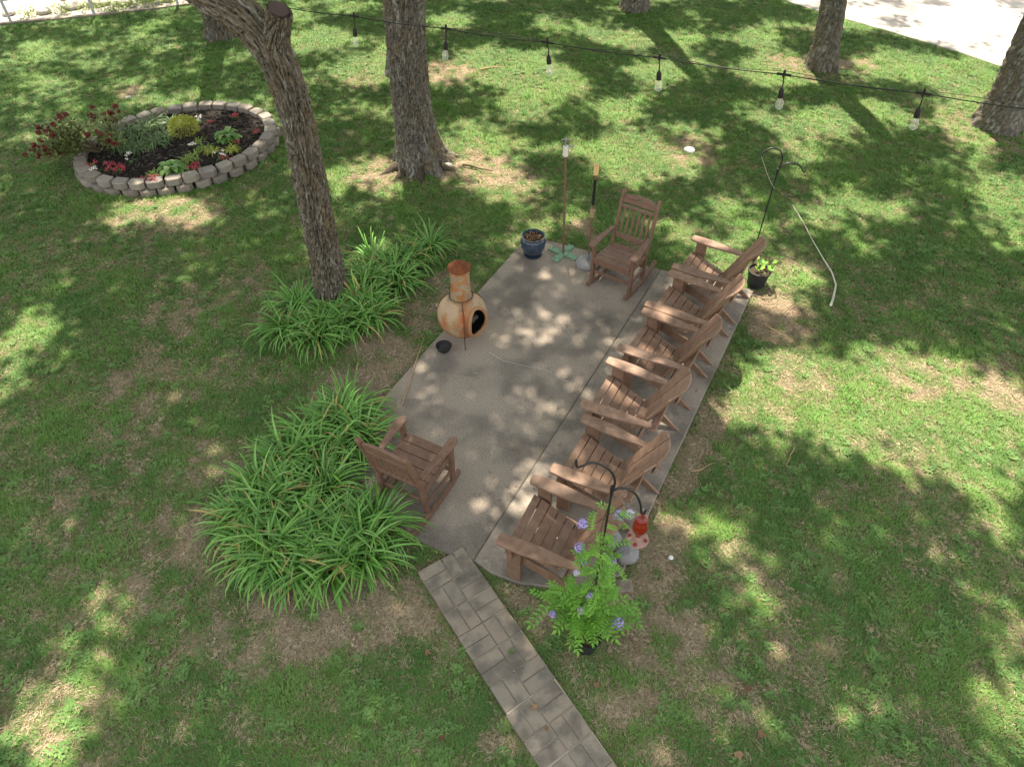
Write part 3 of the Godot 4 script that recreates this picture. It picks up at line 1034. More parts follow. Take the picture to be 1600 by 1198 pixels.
	for p in fl:
		put("bloom", bloom_mesh(bloom, M.maroon), az, Transform3D(Basis(Vector3.UP, rr(0, TAU)).scaled(Vector3.ONE * rr(0.7, 1.25)), p))
	# liriope tufts
	var lp := [-6.15, -10.45, -5.88, -10.41, -5.63, -10.55, -6.20, -10.87, -5.99, -10.98, -5.55, -10.77, -5.59, -11.21, -5.91, -11.21]
	for i in range(0, lp.size(), 2):
		var o := thing("lilyturf_clump", "grey-green grassy clump among its like beside the red-blooming bush", "plant", Vector3(lp[i] * K, 0.12, lp[i + 1] * K), 0.0, "grassy clumps in the flower bed")
		var g := MB.new()
		for k in 85:
			blade(g, Vector3(rr(-0.05, 0.05), 0, rr(-0.05, 0.05)), rr(0, TAU), rr(0.26, 0.4), rr(0.008, 0.013), rr(0.35, 0.9), 5)
		piece("leaves", g, M.lirio, o).set_meta("kind", "stuff")
	# golden shrub
	var gs := thing("golden_shrub", "small round yellow-green shrub in the middle of the bed", "shrub", Vector3(-5.27 * K, 0.12, -10.87 * K))
	var gl := MB.new()
	for k in 1900:
		var d := Vector3(rr(-1, 1), rr(-0.3, 1), rr(-1, 1)).normalized()
		gl.leaf(Vector3(0, 0.13, 0) + d * Vector3(0.21, 0.17, 0.21) * rr(0.75, 1.08), (d + Vector3(rr(-0.6, 0.6), rr(-0.2, 0.6), rr(-0.6, 0.6))).normalized(), d, rr(0.02, 0.035), rr(0.012, 0.018))
	piece("foliage", gl, M.gold, gs).set_meta("kind", "stuff")
	var gst := MB.new()
	for k in 8:
		gst.tube(PackedVector3Array([Vector3(0, -0.03, 0), Vector3(rr(-0.15, 0.15), rr(0.12, 0.24), rr(-0.15, 0.15))]), F([0.008, 0.003]), 5)
	piece("branches", gst, M.stem, gs)
	# hostas
	for h in [[-5.1, -9.75, 40, 0.95, "broad-leaved green hosta at the near edge of the flower bed"], [-4.57, -10.77, 34, 0.85, "broad-leaved green hosta at the driveway side of the flower bed"]]:
		var o := thing("hosta", h[4], "plant", Vector3(h[0] * K, 0.11, h[1] * K))
		for k in int(h[2]):
			var e: float = 0.25 + 1.0 * (k / float(h[2]))
			var l := MB.new()
			hosta_leaf(l, rr(0.13, 0.19) * h[3], rr(0.085, 0.115) * h[3], e)
			piece("leaf", l, M.hosta if k % 4 else M.hosta_edge, o, Transform3D(Basis(Vector3.UP, k * 2.4 + rr(-0.3, 0.3)), Vector3.ZERO))
	# low flowers
	var bp := [-6.42, -9.89, -6.1, -9.82, -5.93, -9.76, -5.29, -9.45, -4.79, -9.82, -5.46, -9.52, -4.38, -10.62, -4.99, -11.32, -4.68, -11.55, -4.18, -10.98, -4.45, -10.15]
	var begonia_words := ["beside the white blooms at the bed's near end", "alone in open mulch left of the hosta", "nearest the viewer, before open mulch", "pushed against the edging blocks below the hosta", "tucked just beyond the near hosta", "next to the purple foliage by the edging", "below the driveway-side hosta", "behind the golden shrub", "by the far edging blocks", "at the bed's far end beside the blocks", "close to the inner edging past the hosta"]
	for i in range(0, bp.size(), 2):
		var o := thing("begonia", "small pink-red begonia " + begonia_words[i / 2], "flower", Vector3(bp[i] * K, 0.1, bp[i + 1] * K), 0.0, "low begonias in the flower bed")
		var sc := 1.25 if i < 10 else 0.8
		var g := MB.new()
		for k in 26:
			var d := Vector3(rr(-1, 1), rr(0, 0.5), rr(-1, 1)).normalized()
			g.leaf(d * rr(0.0, 0.05) * sc, d, Vector3.UP, rr(0.035, 0.05) * sc, 0.03 * sc)
		piece("leaves", g, M.azalea, o)
		var f := flower_head(0.022 * sc, 9, 0.024 * sc)
		for k in 9:
			put("bloom", bloom_mesh(f, M.pink), o, Transform3D(Basis(Vector3.UP, rr(0, TAU)), Vector3(rr(-0.07, 0.07) * sc, rr(0.04, 0.07) * sc, rr(-0.07, 0.07) * sc)))
	var wp := [-5.86, -10.09, -5.03, -10.41, -5.2, -11.35, -4.5, -10.15, -6.23, -9.67]
	var white_words := ["in open mulch between the grassy clumps and hosta", "beside the golden shrub", "at the far rim behind the golden shrub", "near the driveway-side blocks", "at the bed's near left rim"]
	for i in range(0, wp.size(), 2):
		var o := thing("white_flower", "small white-blooming plant " + white_words[i / 2], "flower", Vector3(wp[i] * K, 0.1, wp[i + 1] * K), 0.0, "white flowers in the flower bed")
		var g := MB.new()
		for k in 26:
			blade(g, Vector3(rr(-0.03, 0.03), 0, rr(-0.03, 0.03)), rr(0, TAU), rr(0.09, 0.17), 0.012, rr(0.3, 0.8), 3)
		piece("leaves", g, M.hosta, o)
		var f := flower_head(0.022, 8, 0.022)
		for k in 5:
			put("bloom", bloom_mesh(f, M.white_fl), o, Transform3D(Basis(), Vector3(rr(-0.08, 0.08), rr(0.07, 0.14), rr(-0.08, 0.08))))
	var cp := [-4.71, -10.35, -4.4, -10.41, -4.99, -10.62, -4.82, -10.41, -5.01, -10.05, -4.94, -10.15, -5.35, -9.62]
	for i in range(0, cp.size(), 2):
		var o := thing("grassy_perennial", "yellow-green tufted perennial among its like between the two hostas", "plant", Vector3(cp[i] * K, 0.11, cp[i + 1] * K), 0.0, "tufted perennials between the hostas")
		var g := MB.new()
		for k in 70:
			blade(g, Vector3(rr(-0.06, 0.06), 0, rr(-0.06, 0.06)), rr(0, TAU), rr(0.1, 0.22), rr(0.008, 0.014), rr(0.3, 0.9), 4)
		piece("leaves", g, M.gold if i < 4 else M.weed, o)

func bed_at(a: float, inset: float) -> Vector2:
	return BED_U * cos(a) * (BED_RU - inset) + Vector2(-BED_U.y, BED_U.x) * sin(a) * (BED_RV - inset)

func flower_head(r: float, petals: int, size: float) -> MB:
	var q := MB.new()
	for k in petals:
		var y := 1.0 - 1.85 * (k + 0.5) / petals
		var a := k * 2.4
		var d := Vector3(cos(a) * sqrt(maxf(0, 1 - y * y)), y, sin(a) * sqrt(maxf(0, 1 - y * y)))
		var s := d.cross(Vector3(sin(k * 1.3), cos(k * 0.7) + 0.2, cos(k * 2.1))).normalized()
		q.leaf(d * r * (0.8 + 0.2 * sin(k * 5.0)) - s * size * 0.5, (s + d * 0.35).normalized(), d, size, size * 0.85)
	return q

var lily_tones := [Color(0.085, 0.215, 0.034), Color(0.11, 0.27, 0.042), Color(0.145, 0.315, 0.058), Color(0.1, 0.235, 0.05), Color(0.195, 0.37, 0.09), Color(0.36, 0.29, 0.1)]
var bloom_cache := {}
func bloom_mesh(q: MB, m: Material) -> ArrayMesh:
	var key := [q, m]
	if not bloom_cache.has(key):
		bloom_cache[key] = q.mesh(m)
	return bloom_cache[key]

# one arching strap leaf, folded along its rib
func blade(q: MB, at: Vector3, turn: float, l: float, w: float, droop: float, seg: int, rise := 1.25) -> void:
	var out := Vector3(cos(turn), 0, sin(turn))
	var s := Vector3(-sin(turn), 0, cos(turn))
	var p := at
	var ang := rise
	var step := l / seg
	var pl := p - s * w * 0.35
	var pr := p + s * w * 0.35
	var pm := p
	for i in seg:
		var t := (i + 1.0) / seg
		ang -= droop * (0.6 + 1.6 * t) * 3.0 / seg
		p += (out * cos(ang) + Vector3.UP * sin(ang)) * step
		var up := (Vector3.UP * cos(ang) - out * sin(ang))
		var ww := w * 0.5 * (1.0 - pow(t, 3.0)) + 0.0005
		if q.tips > 0 and i >= seg - q.tips:
			q.col = q.tip
		var ql := p - s * ww + up * ww * 0.45
		var qr := p + s * ww + up * ww * 0.45
		q.quad(pl, pm, p, ql, up - s * 0.3)
		q.quad(pm, pr, qr, p, up + s * 0.3)
		pl = ql
		pr = qr
		pm = p

func hosta_leaf(q: MB, l: float, w: float, lift: float) -> void:
	var rows := []
	var p := Vector3(cos(lift), sin(lift), 0) * l * 0.75
	var stalk := p
	var ang := lift - 0.35
	for i in 7:
		var t := i / 6.0
		var line := PackedVector3Array()
		var half := w * 0.5 * pow(sin(PI * clampf(t * 0.9 + 0.08, 0, 1)), 0.8)
		var up := Vector3(-sin(ang), cos(ang), 0)
		for j in 5:
			var u := (j - 2) / 2.0
			line.append(p + Vector3(0, 0, u * half) + up * (absf(u) * half * 0.35))
		rows.append(line)
		ang -= 0.22
		p += Vector3(cos(ang), sin(ang), 0) * l / 6.0
		p.y = maxf(p.y, 0.015)
	q.grid(rows, false, func(_p): return Vector3.UP)
	q.tube(PackedVector3Array([Vector3(0, -0.02, 0), stalk * 0.6 + Vector3(0, 0.015, 0), stalk]), F([0.005, 0.004, 0.004]), 5)

# ------------------------------------------------------------------ chairs
func frame2(x: Vector3, y: Vector3, at: Vector3) -> Transform3D:
	x = x.normalized()
	y = (y - x * x.dot(y)).normalized()
	return Transform3D(Basis(x, y, x.cross(y)), at)

func adirondack(label: String, at: Vector3, yaw_deg: float, slats_mat: StandardMaterial3D) -> Node3D:
	var t := thing("adirondack_chair", label, "chair", at, deg_to_rad(90.0 + yaw_deg), "row of adirondack chairs on the patio strip")
	var base_mat := slats_mat
	var m := base_mat
	var side := Basis(Vector3(0, 0, 1), Vector3.UP, Vector3(-1, 0, 0))     # outline u = back, v = up
	var lie := Basis(Vector3.RIGHT, Vector3(0, 0, 1), Vector3(0, -1, 0))   # outline u = right, v = back
	for s in [-1.0, 1.0]:
		# armrest: paddle that narrows to a rounded tip behind
		var out := PackedVector2Array()
		var n := 14
		for i in n + 1:
			var u := i / float(n)
			var z := u * 0.66
			var xo := 0.375 + 0.012 * sin(PI * minf(u * 1.3, 1.0)) - 0.052 * u * u
			out.append(Vector2(s * xo, z))
		for i in 5:
			var a := PI * (i + 1) / 6.0
			out.append(Vector2(s * (0.292 + 0.036 * cos(a)), 0.66 + 0.034 * sin(a)))
		for i in n + 1:
			var u := 1.0 - i / float(n)
			var z := u * 0.66
			var xi := 0.272 - 0.018 * sin(PI * minf(u * 1.15, 1.0)) - 0.012 * u * u
			out.append(Vector2(s * xi, z))
		out[0].y += 0.012
		out[out.size() - 1].y += 0.012
		out.append(Vector2(s * 0.287, 0.0))
		out.append(Vector2(s * 0.36, 0.0))
		var q := MB.new()
		q.plate(out, 0.027, 0.005, Transform3D(lie, Vector3(0, 0.547, 0)))
		piece("armrest", q, (m if rng.randf() < 0.55 else M.lumber[rng.randi() % 5]), t)
		# front leg
		q = MB.new()
		q.plate(V2([0.075, 0.0, 0.2, 0.0, 0.2, 0.533, 0.075, 0.533]), 0.03, 0.004, Transform3D(side, Vector3(s * 0.309, 0, 0)))
		piece("front_leg", q, (m if rng.randf() < 0.55 else M.lumber[rng.randi() % 5]), t)
		# bracket under the arm
		q = MB.new()
		q.plate(V2([0.115, 0.39, 0.145, 0.39, 0.145, 0.533, 0.115, 0.533]), 0.05, 0.004, Transform3D(side, Vector3(s * 0.35, 0, 0)))
		piece("arm_bracket", q, (m if rng.randf() < 0.55 else M.lumber[rng.randi() % 5]), t)
		# side rail that runs back to the ground as the rear leg
		q = MB.new()
		q.plate(V2([0.055, 0.37, 0.055, 0.245, 0.3, 0.19, 0.6, 0.075, 0.79, 0.0, 0.86, 0.0, 0.7, 0.125, 0.58, 0.205, 0.5, 0.235, 0.36, 0.27, 0.18, 0.335]), 0.028, 0.004, Transform3D(side, Vector3(s * 0.265, 0, 0)))
		piece("rear_leg", q, (m if rng.randf() < 0.55 else M.lumber[rng.randi() % 5]), t)
	# seat: front lip, then slats falling to the back
	var q := MB.new()
	q.board(Vector3(-0.278, 0.325, 0.05), Vector3(0.278, 0.325, 0.05), Vector3(0, 1, 0.15), 0.105, 0.024, 0.006)
	piece("seat_apron", q, (m if rng.randf() < 0.55 else M.lumber[rng.randi() % 5]), t)
	var prof := [[0.045, 0.392], [0.12, 0.381], [0.205, 0.353], [0.29, 0.322], [0.375, 0.295], [0.46, 0.274], [0.535, 0.262]]
	for i in 6:
		var a := Vector3(0, prof[i][1], prof[i][0] + 0.004)
		var b := Vector3(0, prof[i + 1][1], prof[i + 1][0] - 0.004)
		var l := a.distance_to(b)
		var hw := 0.283 - 0.008 * i
		q = MB.new()
		if i < 5:
			q.plate(V2([-hw, 0, hw, 0, hw - 0.008, l, -hw + 0.008, l]), 0.022, 0.004, frame2(Vector3.RIGHT, b - a, a))
		else:
			var o := V2([-hw, 0, hw, 0])
			for k in 9:
				var u := 1.0 - k / 4.0
				o.append(Vector2(u * (hw - 0.01), l * (0.45 + 0.75 * (1.0 - u * u))))
			q.plate(o, 0.022, 0.004, frame2(Vector3.RIGHT, b - a, a))
		piece("seat_slat", q, (m if rng.randf() < 0.55 else M.lumber[rng.randi() % 5]), t)
	# fan back of five slats, dished, with a rounded top
	var base := Vector3(0, 0.235, 0.53)
	var top := Vector3(0, 0.925, 0.885)
	var len_ := (top - base).length()
	for i in 5:
		var k := i - 2
		var fw := Vector3(0, 0.3, -1).normalized()
		var b0 := base + fw * (0.0096 * k * k)
		var t0 := top + fw * (0.0155 * k * k)
		var rise := t0 - b0
		var nrm := Vector3.RIGHT.cross(rise.normalized())    # faces back
		var u0 := k - 0.5
		var u1 := k + 0.5
		var wb := 0.097
		var wt := 0.108
		var e := 0.0038
		var o := PackedVector2Array([Vector2(-0.5 * wb + e + k * wb, 0), Vector2(0.5 * wb - e + k * wb, 0)])
		for s in 5:
			var u := lerpf(u1, u0, s / 4.0)
			var hh := len_ * (1.0 - 0.0125 * u * u)
			if absf(u) > 2.2:
				hh -= 0.015
			o.append(Vector2(u * wt + (-e if s == 0 else (e if s == 4 else 0.0)), hh))
		var xd := (Vector3(1, 0, 0) - nrm * (0.25 * k)).normalized()
		for j in o.size():
			o[j].x -= k * lerpf(wb, wt, o[j].y / len_)
		q = MB.new()
		var fr := frame2(xd, rise, b0 + Vector3(k * wb, 0, 0))
		# the slat's own axis follows the fan
		fr = frame2(xd, rise + Vector3(k * (wt - wb), 0, 0), b0 + Vector3(k * wb, 0, 0))
		q.plate(o, 0.019, 0.003, fr)
		piece("back_slat", q, (m if rng.randf() < 0.55 else M.lumber[rng.randi() % 5]), t)
	# cross bars that hold the back
	q = MB.new()
	q.board(Vector3(-0.32, 0.515, 0.705), Vector3(0.32, 0.515, 0.705), Vector3(0, 0.3, 1), 0.07, 0.026, 0.004)
	piece("back_support", q, (m if rng.randf() < 0.55 else M.lumber[rng.randi() % 5]), t)
	q = MB.new()
	q.board(Vector3(-0.25, 0.215, 0.57), Vector3(0.25, 0.215, 0.57), Vector3(0, 1, 0.35), 0.08, 0.026, 0.004)
	piece("back_support", q, (m if rng.randf() < 0.55 else M.lumber[rng.randi() % 5]), t)
	q = MB.new()
	q.board(Vector3(-0.14, 0.78, 0.832), Vector3(0.14, 0.78, 0.832), Vector3(0, 1, 0.5), 0.05, 0.02, 0.004)
	piece("back_support", q, (m if rng.randf() < 0.55 else M.lumber[rng.randi() % 5]), t)
	return t

func rocker(label: String, at: Vector3, turn: float, slats: int) -> void:
	var t := thing("rocking_chair", label, "chair", at, turn, "brown slatted rocking chairs")
	var m: StandardMaterial3D = M.rocker
	var side := Basis(Vector3(0, 0, 1), Vector3.UP, Vector3(-1, 0, 0))
	var lie := Basis(Vector3.RIGHT, Vector3(0, 0, 1), Vector3(0, -1, 0))
	var q: MB
	for s in [-1.0, 1.0]:
		# curved runner
		var o := PackedVector2Array()
		var n := 18
		var bot := func(z: float) -> float: return pow(absf(z - 0.3), 2.0) * 0.30
		for i in n + 1:
			var z := lerpf(-0.06, 0.78, i / float(n))
			o.append(Vector2(z, bot.call(z)))
		for i in n + 1:
			var z := lerpf(0.78, -0.06, i / float(n))
			o.append(Vector2(z, bot.call(z) + 0.042))
		q = MB.new()
		q.plate(o, 0.045, 0.004, Transform3D(side, Vector3(s * 0.255, 0, 0)))
		piece("runner", q, m, t)
		# front leg up to the arm
		q = MB.new()
		q.board(Vector3(s * 0.255, 0.05, 0.06), Vector3(s * 0.255, 0.575, 0.04), Vector3(0, 0, 1), 0.05, 0.04)
		piece("front_leg", q, m, t)
		# rear post: foot to crest, raked
		q = MB.new()
		q.plate(V2([0.44, 0.045, 0.49, 0.045, 0.515, 0.4, 0.665, 1.0, 0.655, 1.02, 0.63, 1.02, 0.615, 1.0, 0.465, 0.4]), 0.036, 0.004, Transform3D(side, Vector3(s * 0.23, 0, 0)))
		piece("rear_post", q, m, t)
		# arm
		var ar := PackedVector2Array()
		ar.append_array(V2([0.225, 0.012, 0.245, -0.025, 0.285, -0.03, 0.312, 0.0, 0.318, 0.08, 0.3, 0.22, 0.272, 0.38, 0.262, 0.5, 0.215, 0.5, 0.222, 0.38, 0.232, 0.2, 0.226, 0.08]))
		for i in ar.size():
			ar[i].x *= s
		q = MB.new()
		q.plate(ar, 0.026, 0.005, Transform3D(Basis(Vector3.RIGHT, Vector3(0, 0.0, 1), Vector3(0, -1, 0)), Vector3(0, 0.588, 0)))
		piece("armrest", q, m, t)
		# side seat rail and side stretchers
		q = MB.new()
		q.board(Vector3(s * 0.235, 0.375, 0.05), Vector3(s * 0.225, 0.335, 0.48), Vector3.UP, 0.06, 0.028)
		piece("seat_rail", q, m, t)
		q = MB.new()
		q.board(Vector3(s * 0.25, 0.19, 0.06), Vector3(s * 0.235, 0.18, 0.46), Vector3.UP, 0.035, 0.024)
		piece("stretcher", q, m, t)
	q = MB.new()
	q.board(Vector3(-0.235, 0.37, 0.03), Vector3(0.235, 0.37, 0.03), Vector3.UP, 0.075, 0.026)
	piece("seat_apron", q, m, t)
	q = MB.new()
	q.board(Vector3(-0.235, 0.2, 0.055), Vector3(0.235, 0.2, 0.055), Vector3.UP, 0.04, 0.026)
	piece("stretcher", q, m, t)
	q = MB.new()
	q.board(Vector3(-0.215, 0.2, 0.465), Vector3(0.215, 0.2, 0.465), Vector3.UP, 0.04, 0.026)
	piece("stretcher", q, m, t)
	var prof := [[0.005, 0.418], [0.1, 0.412], [0.195, 0.398], [0.29, 0.383], [0.385, 0.375], [0.47, 0.385]]
	for i in 5:
		q = MB.new()
		var a := Vector3(0, prof[i][1], prof[i][0] + 0.003)
		var b := Vector3(0, prof[i + 1][1], prof[i + 1][0] - 0.003)
		var hw := 0.232 if i < 4 else 0.21
		q.plate(V2([-hw, 0, hw, 0, hw - 0.004, a.distance_to(b), -hw + 0.004, a.distance_to(b)]), 0.022, 0.004, frame2(Vector3.RIGHT, b - a, a))
		piece("seat_slat", q, m, t)
	# back: posts carry a low rail, slats, a bar and an arched crest with a hand slot
	var pa := Vector3(0, 0.4, 0.49)
	var rise := (Vector3(0, 1.0, 0.64) - pa).normalized()
	var fr := frame2(Vector3.RIGHT, rise, pa)
	q = MB.new()
	q.plate(V2([-0.212, 0.06, 0.212, 0.06, 0.212, 0.115, -0.212, 0.115]), 0.03, 0.004, fr)
	piece("back_rail", q, m, t)
	q = MB.new()
	q.plate(V2([-0.212, 0.44, 0.212, 0.44, 0.212, 0.472, -0.212, 0.472]), 0.032, 0.004, fr)
	piece("back_rail", q, m, t)
	# crest in two halves round the slot
	var up := PackedVector2Array()
	for i in 13:
		var u := -1.0 + i / 6.0
		up.append(Vector2(u * 0.212, 0.575 + 0.045 * (1.0 - u * u)))
	var lo := PackedVector2Array([Vector2(0.212, 0.5), Vector2(0.05, 0.5), Vector2(-0.05, 0.5), Vector2(-0.212, 0.5)])
	var crest := PackedVector2Array()
	crest.append_array(up)
	crest.append_array(PackedVector2Array([Vector2(0.212, 0.548), Vector2(0.045, 0.56), Vector2(0.03, 0.575), Vector2(-0.03, 0.575), Vector2(-0.045, 0.56), Vector2(-0.212, 0.548)]))
	q = MB.new()
	q.plate(crest, 0.026, 0.003, fr)
	q.plate(PackedVector2Array([Vector2(-0.212, 0.5), Vector2(0.212, 0.5), Vector2(0.212, 0.5475), Vector2(0.045, 0.557), Vector2(-0.045, 0.557), Vector2(-0.212, 0.5475)]), 0.026, 0.003, fr)
	piece("crest_rail", q, m, t)
	for i in slats:
		var x := lerpf(-0.165, 0.165, i / float(slats - 1))
		q = MB.new()
		q.plate(V2([x - 0.0125, 0.1, x + 0.0125, 0.1, x + 0.0125, 0.445, x - 0.0125, 0.445]), 0.014, 0.003, fr)
		piece("back_slat", q, m, t)

func build_chairs() -> void:
	var cs := [[1.999, -6.903, -30.4], [1.611, -6.23, -31.4], [1.231, -5.554, -29.4], [0.793, -4.788, -27.6], [0.488, -4.029, -28.2], [0.026, -3.334, -25.5]]
	var words := ["farthest brown adirondack chair in the row, before a potted plant", "second brown adirondack chair from the lawn end of the row", "third adirondack chair from the lawn end, leaf stems on its seat", "fourth adirondack chair from the lawn end, sun on its arms and back", "fifth adirondack chair from the lawn end, behind the black plant hook", "nearest adirondack chair in the row, beside the climbing plant in a pot"]
	for i in 6:
		adirondack(words[i], Vector3(cs[i][0], 0.004, cs[i][1]), cs[i][2], M.lumber[[0, 0, 1, 2, 0, 1][i]])
	rocker("brown rocking chair facing the viewer beside the two candle poles", Vector3(1.165, 0.001, -6.82), atan2(0.553, -0.833), 6)
	rocker("brown rocking chair seen from behind next to the big lily mass", Vector3(-0.755, 0.001, -4.145), atan2(-0.46, 0.888), 7)

# ------------------------------------------------------------------ objects on and round the patio
func build_objects() -> void:
	chiminea()
	var q: MB
	# glazed pot with dead leaves
	var t := thing("glazed_pot", "dark blue glazed pot of dead leaves on the patio corner", "pot", Vector3(0.27, 0.001, -7.6))
	q = MB.new()
	q.lathe(V2([0.0, 0.02, 0.095, 0.02, 0.1, 0.03, 0.135, 0.09, 0.158, 0.16, 0.163, 0.21, 0.152, 0.25, 0.142, 0.268, 0.15, 0.28, 0.152, 0.292, 0.146, 0.298, 0.136, 0.294, 0.13, 0.27, 0.135, 0.24]), 40)
	piece("body", q, M.glaze, t)
	q = MB.new()
	q.lathe(V2([0.0, 0.0, 0.11, 0.0, 0.125, 0.02, 0.118, 0.024, 0.1, 0.012]), 32)
	piece("saucer", q, M.glaze, t)
	q = MB.new()
	q.lathe(V2([0.14, 0.245, 0.0, 0.255]), 24)
	piece("soil", q, M.pot_soil, t)
	for k in 3:
		q = MB.new()
		for i in 40:
			var a := rr(0, TAU)
			var r := 0.115 * sqrt(rng.randf())
			var d := Vector3(rr(-1, 1), rr(-0.2, 0.4), rr(-1, 1)).normalized()
			q.leaf(Vector3(cos(a) * r, rr(0.255, 0.27), sin(a) * r), d, Vector3(rr(-0.6, 0.6), 1, rr(-0.6, 0.6)).normalized(), rr(0.025, 0.05), rr(0.014, 0.025))
		piece("dead_leaves", q, M.litter[k], t).set_meta("kind", "stuff")
	# small bowl with ash
	t = thing("ash_bowl", "small dark bowl holding ash beside the chiminea", "bowl", Vector3(-0.76, 0.001, -5.79))
	q = MB.new()
	q.lathe(V2([0.0, 0.0, 0.045, 0.0, 0.05, 0.008, 0.072, 0.035, 0.088, 0.075, 0.09, 0.082, 0.085, 0.082, 0.068, 0.04, 0.045, 0.018, 0.0, 0.014]), 32)
	piece("body", q, M.soot, t)
	q = MB.new()
	for i in 60:
		var a := rr(0, TAU)
		var r := 0.05 * sqrt(rng.randf())
		q.leaf(Vector3(cos(a) * r, 0.024 + rr(0, 0.012), sin(a) * r), Vector3(rr(-1, 1), rr(-0.1, 0.3), rr(-1, 1)).normalized(), Vector3.UP, rr(0.012, 0.03), rr(0.008, 0.018))
	piece("ash", q, M.ash, t).set_meta("kind", "stuff")
	# candle pole on the green cross foot
	t = thing("candle_pole", "copper candle pole standing on a green wooden cross foot", "pole", Vector3(0.665, 0.001, -7.62))
	for k in 4:
		var a := k * PI / 2 + 0.62
		var d := Vector3(cos(a), 0, sin(a))
		q = MB.new()
		q.board(d * 0.048 + Vector3(0, 0.011, 0), d * 0.205 + Vector3(0, 0.011, 0), Vector3(-d.z, 0, d.x), 0.09, 0.022, 0.002)
		piece("foot_board", q, M.green_paint, t)
		q = MB.new()
		for r in [0.08, 0.165]:
			q.lathe(V2([0.0, 0.026, 0.007, 0.026, 0.007, 0.02]), 8, d * r + Vector3(-d.z, 0, d.x) * 0.022)
		piece("screw", q, M.screw, t)
	q = MB.new()
	q.board(Vector3(-0.045, 0.01, 0).rotated(Vector3.UP, -0.62), Vector3(0.045, 0.01, 0).rotated(Vector3.UP, -0.62), Vector3(0, 0, 1).rotated(Vector3.UP, -0.62), 0.09, 0.018, 0.002)
	piece("foot_hub", q, M.green_paint, t)
	q = MB.new()
	q.tube(V3([0, 0.012, 0, -0.02, 0.7, 0.0, -0.045, 1.37, 0.0]), F([0.014, 0.0135, 0.0125]), 12)
	piece("pole", q, M.copper, t)
	var tp := Vector3(-0.046, 1.375, 0)
	q = MB.new()
	q.lathe(V2([0.0, 0.0, 0.03, 0.0, 0.033, 0.004, 0.033, 0.12, 0.028, 0.124, 0.0, 0.12]), 20, tp)
	piece("candle", q, M.wax_white, t)
	q = MB.new()
	q.tube(PackedVector3Array([tp + Vector3(0.035, 0.02, 0), tp + Vector3(0.036, 0.2, 0.0)]), F([0.004]), 6)
	q.tube(PackedVector3Array([tp + Vector3(-0.012, 0.11, 0), tp + Vector3(-0.01, 0.21, 0.0)]), F([0.009]), 8)
	q.tube(PackedVector3Array([tp + Vector3(-0.06, 0.2, 0), tp + Vector3(0.055, 0.205, 0.0)]), F([0.005]), 6)
	q.tube(PackedVector3Array([tp + Vector3(0.0, 0.205, -0.04), tp + Vector3(0.0, 0.2, 0.04)]), F([0.005]), 6)
	q.tube(PackedVector3Array([tp + Vector3(0.035, 0.13, 0), tp + Vector3(0.085, 0.12, 0.01), tp + Vector3(0.09, 0.105, 0.01)]), F([0.012, 0.012, 0.004]), 8)
	piece("snuffer_bracket", q, M.steel, t)
	# second candle pole in a weighted base
	t = thing("candle_pole", "candle pole wrapped in black foam set in a round grey weight", "pole", Vector3(0.965, 0.001, -7.4))
	q = MB.new()
	q.lathe(V2([0.0, 0.0, 0.155, 0.0, 0.16, 0.012, 0.155, 0.03, 0.12, 0.055, 0.07, 0.072, 0.03, 0.08, 0.025, 0.16, 0.0, 0.16]), 36)
	piece("base", q, M.stone_grey, t)
	q = MB.new()
	q.tube(V3([0, 0.1, 0, 0.0, 0.86, -0.01]), F([0.012]), 10)
	piece("pole", q, M.copper, t)
	q = MB.new()
	q.tube(V3([0, 0.86, -0.01, 0.0, 1.19, -0.015]), F([0.0175]), 12)
	piece("foam_sleeve", q, M.foam, t)
	q = MB.new()
	for k in 3:
		var pts := PackedVector3Array()
		for i in 26:
			var a := i * 0.75 + k * 2.1
			pts.append(Vector3(cos(a) * 0.021, 0.69 + i * 0.0047 + 0.006 * sin(i * 1.7 + k), -0.009 + sin(a) * 0.021))
		q.tube(pts, F([0.0065]), 6)
	piece("rope_knot", q, M.rope, t)
	q = MB.new()
	q.lathe(V2([0.0, 0.0, 0.012, 0.0, 0.022, 0.06, 0.03, 0.07, 0.0, 0.07]), 16, Vector3(0, 1.185, -0.015))
	piece("candle_cup", q, M.copper, t)
	q = MB.new()
	q.lathe(V2([0.0, 0.0, 0.03, 0.0, 0.0315, 0.1, 0.034, 0.118, 0.026, 0.112, 0.0, 0.108]), 20, Vector3(0, 1.255, -0.015))
	piece("candle", q, M.wax_tan, t)
	# shepherd hooks
	hook("plant_hook", "empty black double shepherd hook behind the farthest adirondack chair", Vector3(3.085, -0.05, -7.5), [
		[0, 0, 0, 0.0, 1.3, 0], [0, 1.28, 0, 0.015, 1.42, 0, -0.02, 1.53, 0, -0.11, 1.585, 0, -0.2, 1.56, 0, -0.245, 1.5, 0, -0.25, 1.48, 0, -0.27, 1.49, 0], [0, 1.3, 0, 0.05, 1.375, 0, 0.13, 1.405, 0, 0.23, 1.375, 0, 0.3, 1.29, 0, 0.315, 1.285, 0, 0.325, 1.31, 0]], 0.0085)
	hook("plant_hook", "tall black double shepherd hook with the climbing plant at its foot", Vector3(0.6, -0.05, -2.5), [
		[0, 0, 0, 0, 2.02, 0], [0, 1.98, 0, 0.008, 2.1, 0, -0.035, 2.21, 0, -0.13, 2.28, 0, -0.2, 2.245, 0, -0.225, 2.24, 0, -0.235, 2.3, 0], [0, 2.0, 0, 0.06, 2.035, 0, 0.14, 1.98, 0, 0.19, 1.86, 0, 0.205, 1.775, 0, 0.225, 1.765, 0, 0.232, 1.8, 0]], 0.0075)
	# hummingbird feeder
	var fx := Vector3(0.82, 1.405, -2.5)
	t = thing("hummingbird_feeder", "red glass hummingbird feeder hanging from the tall black hook", "feeder", fx)
	q = MB.new()
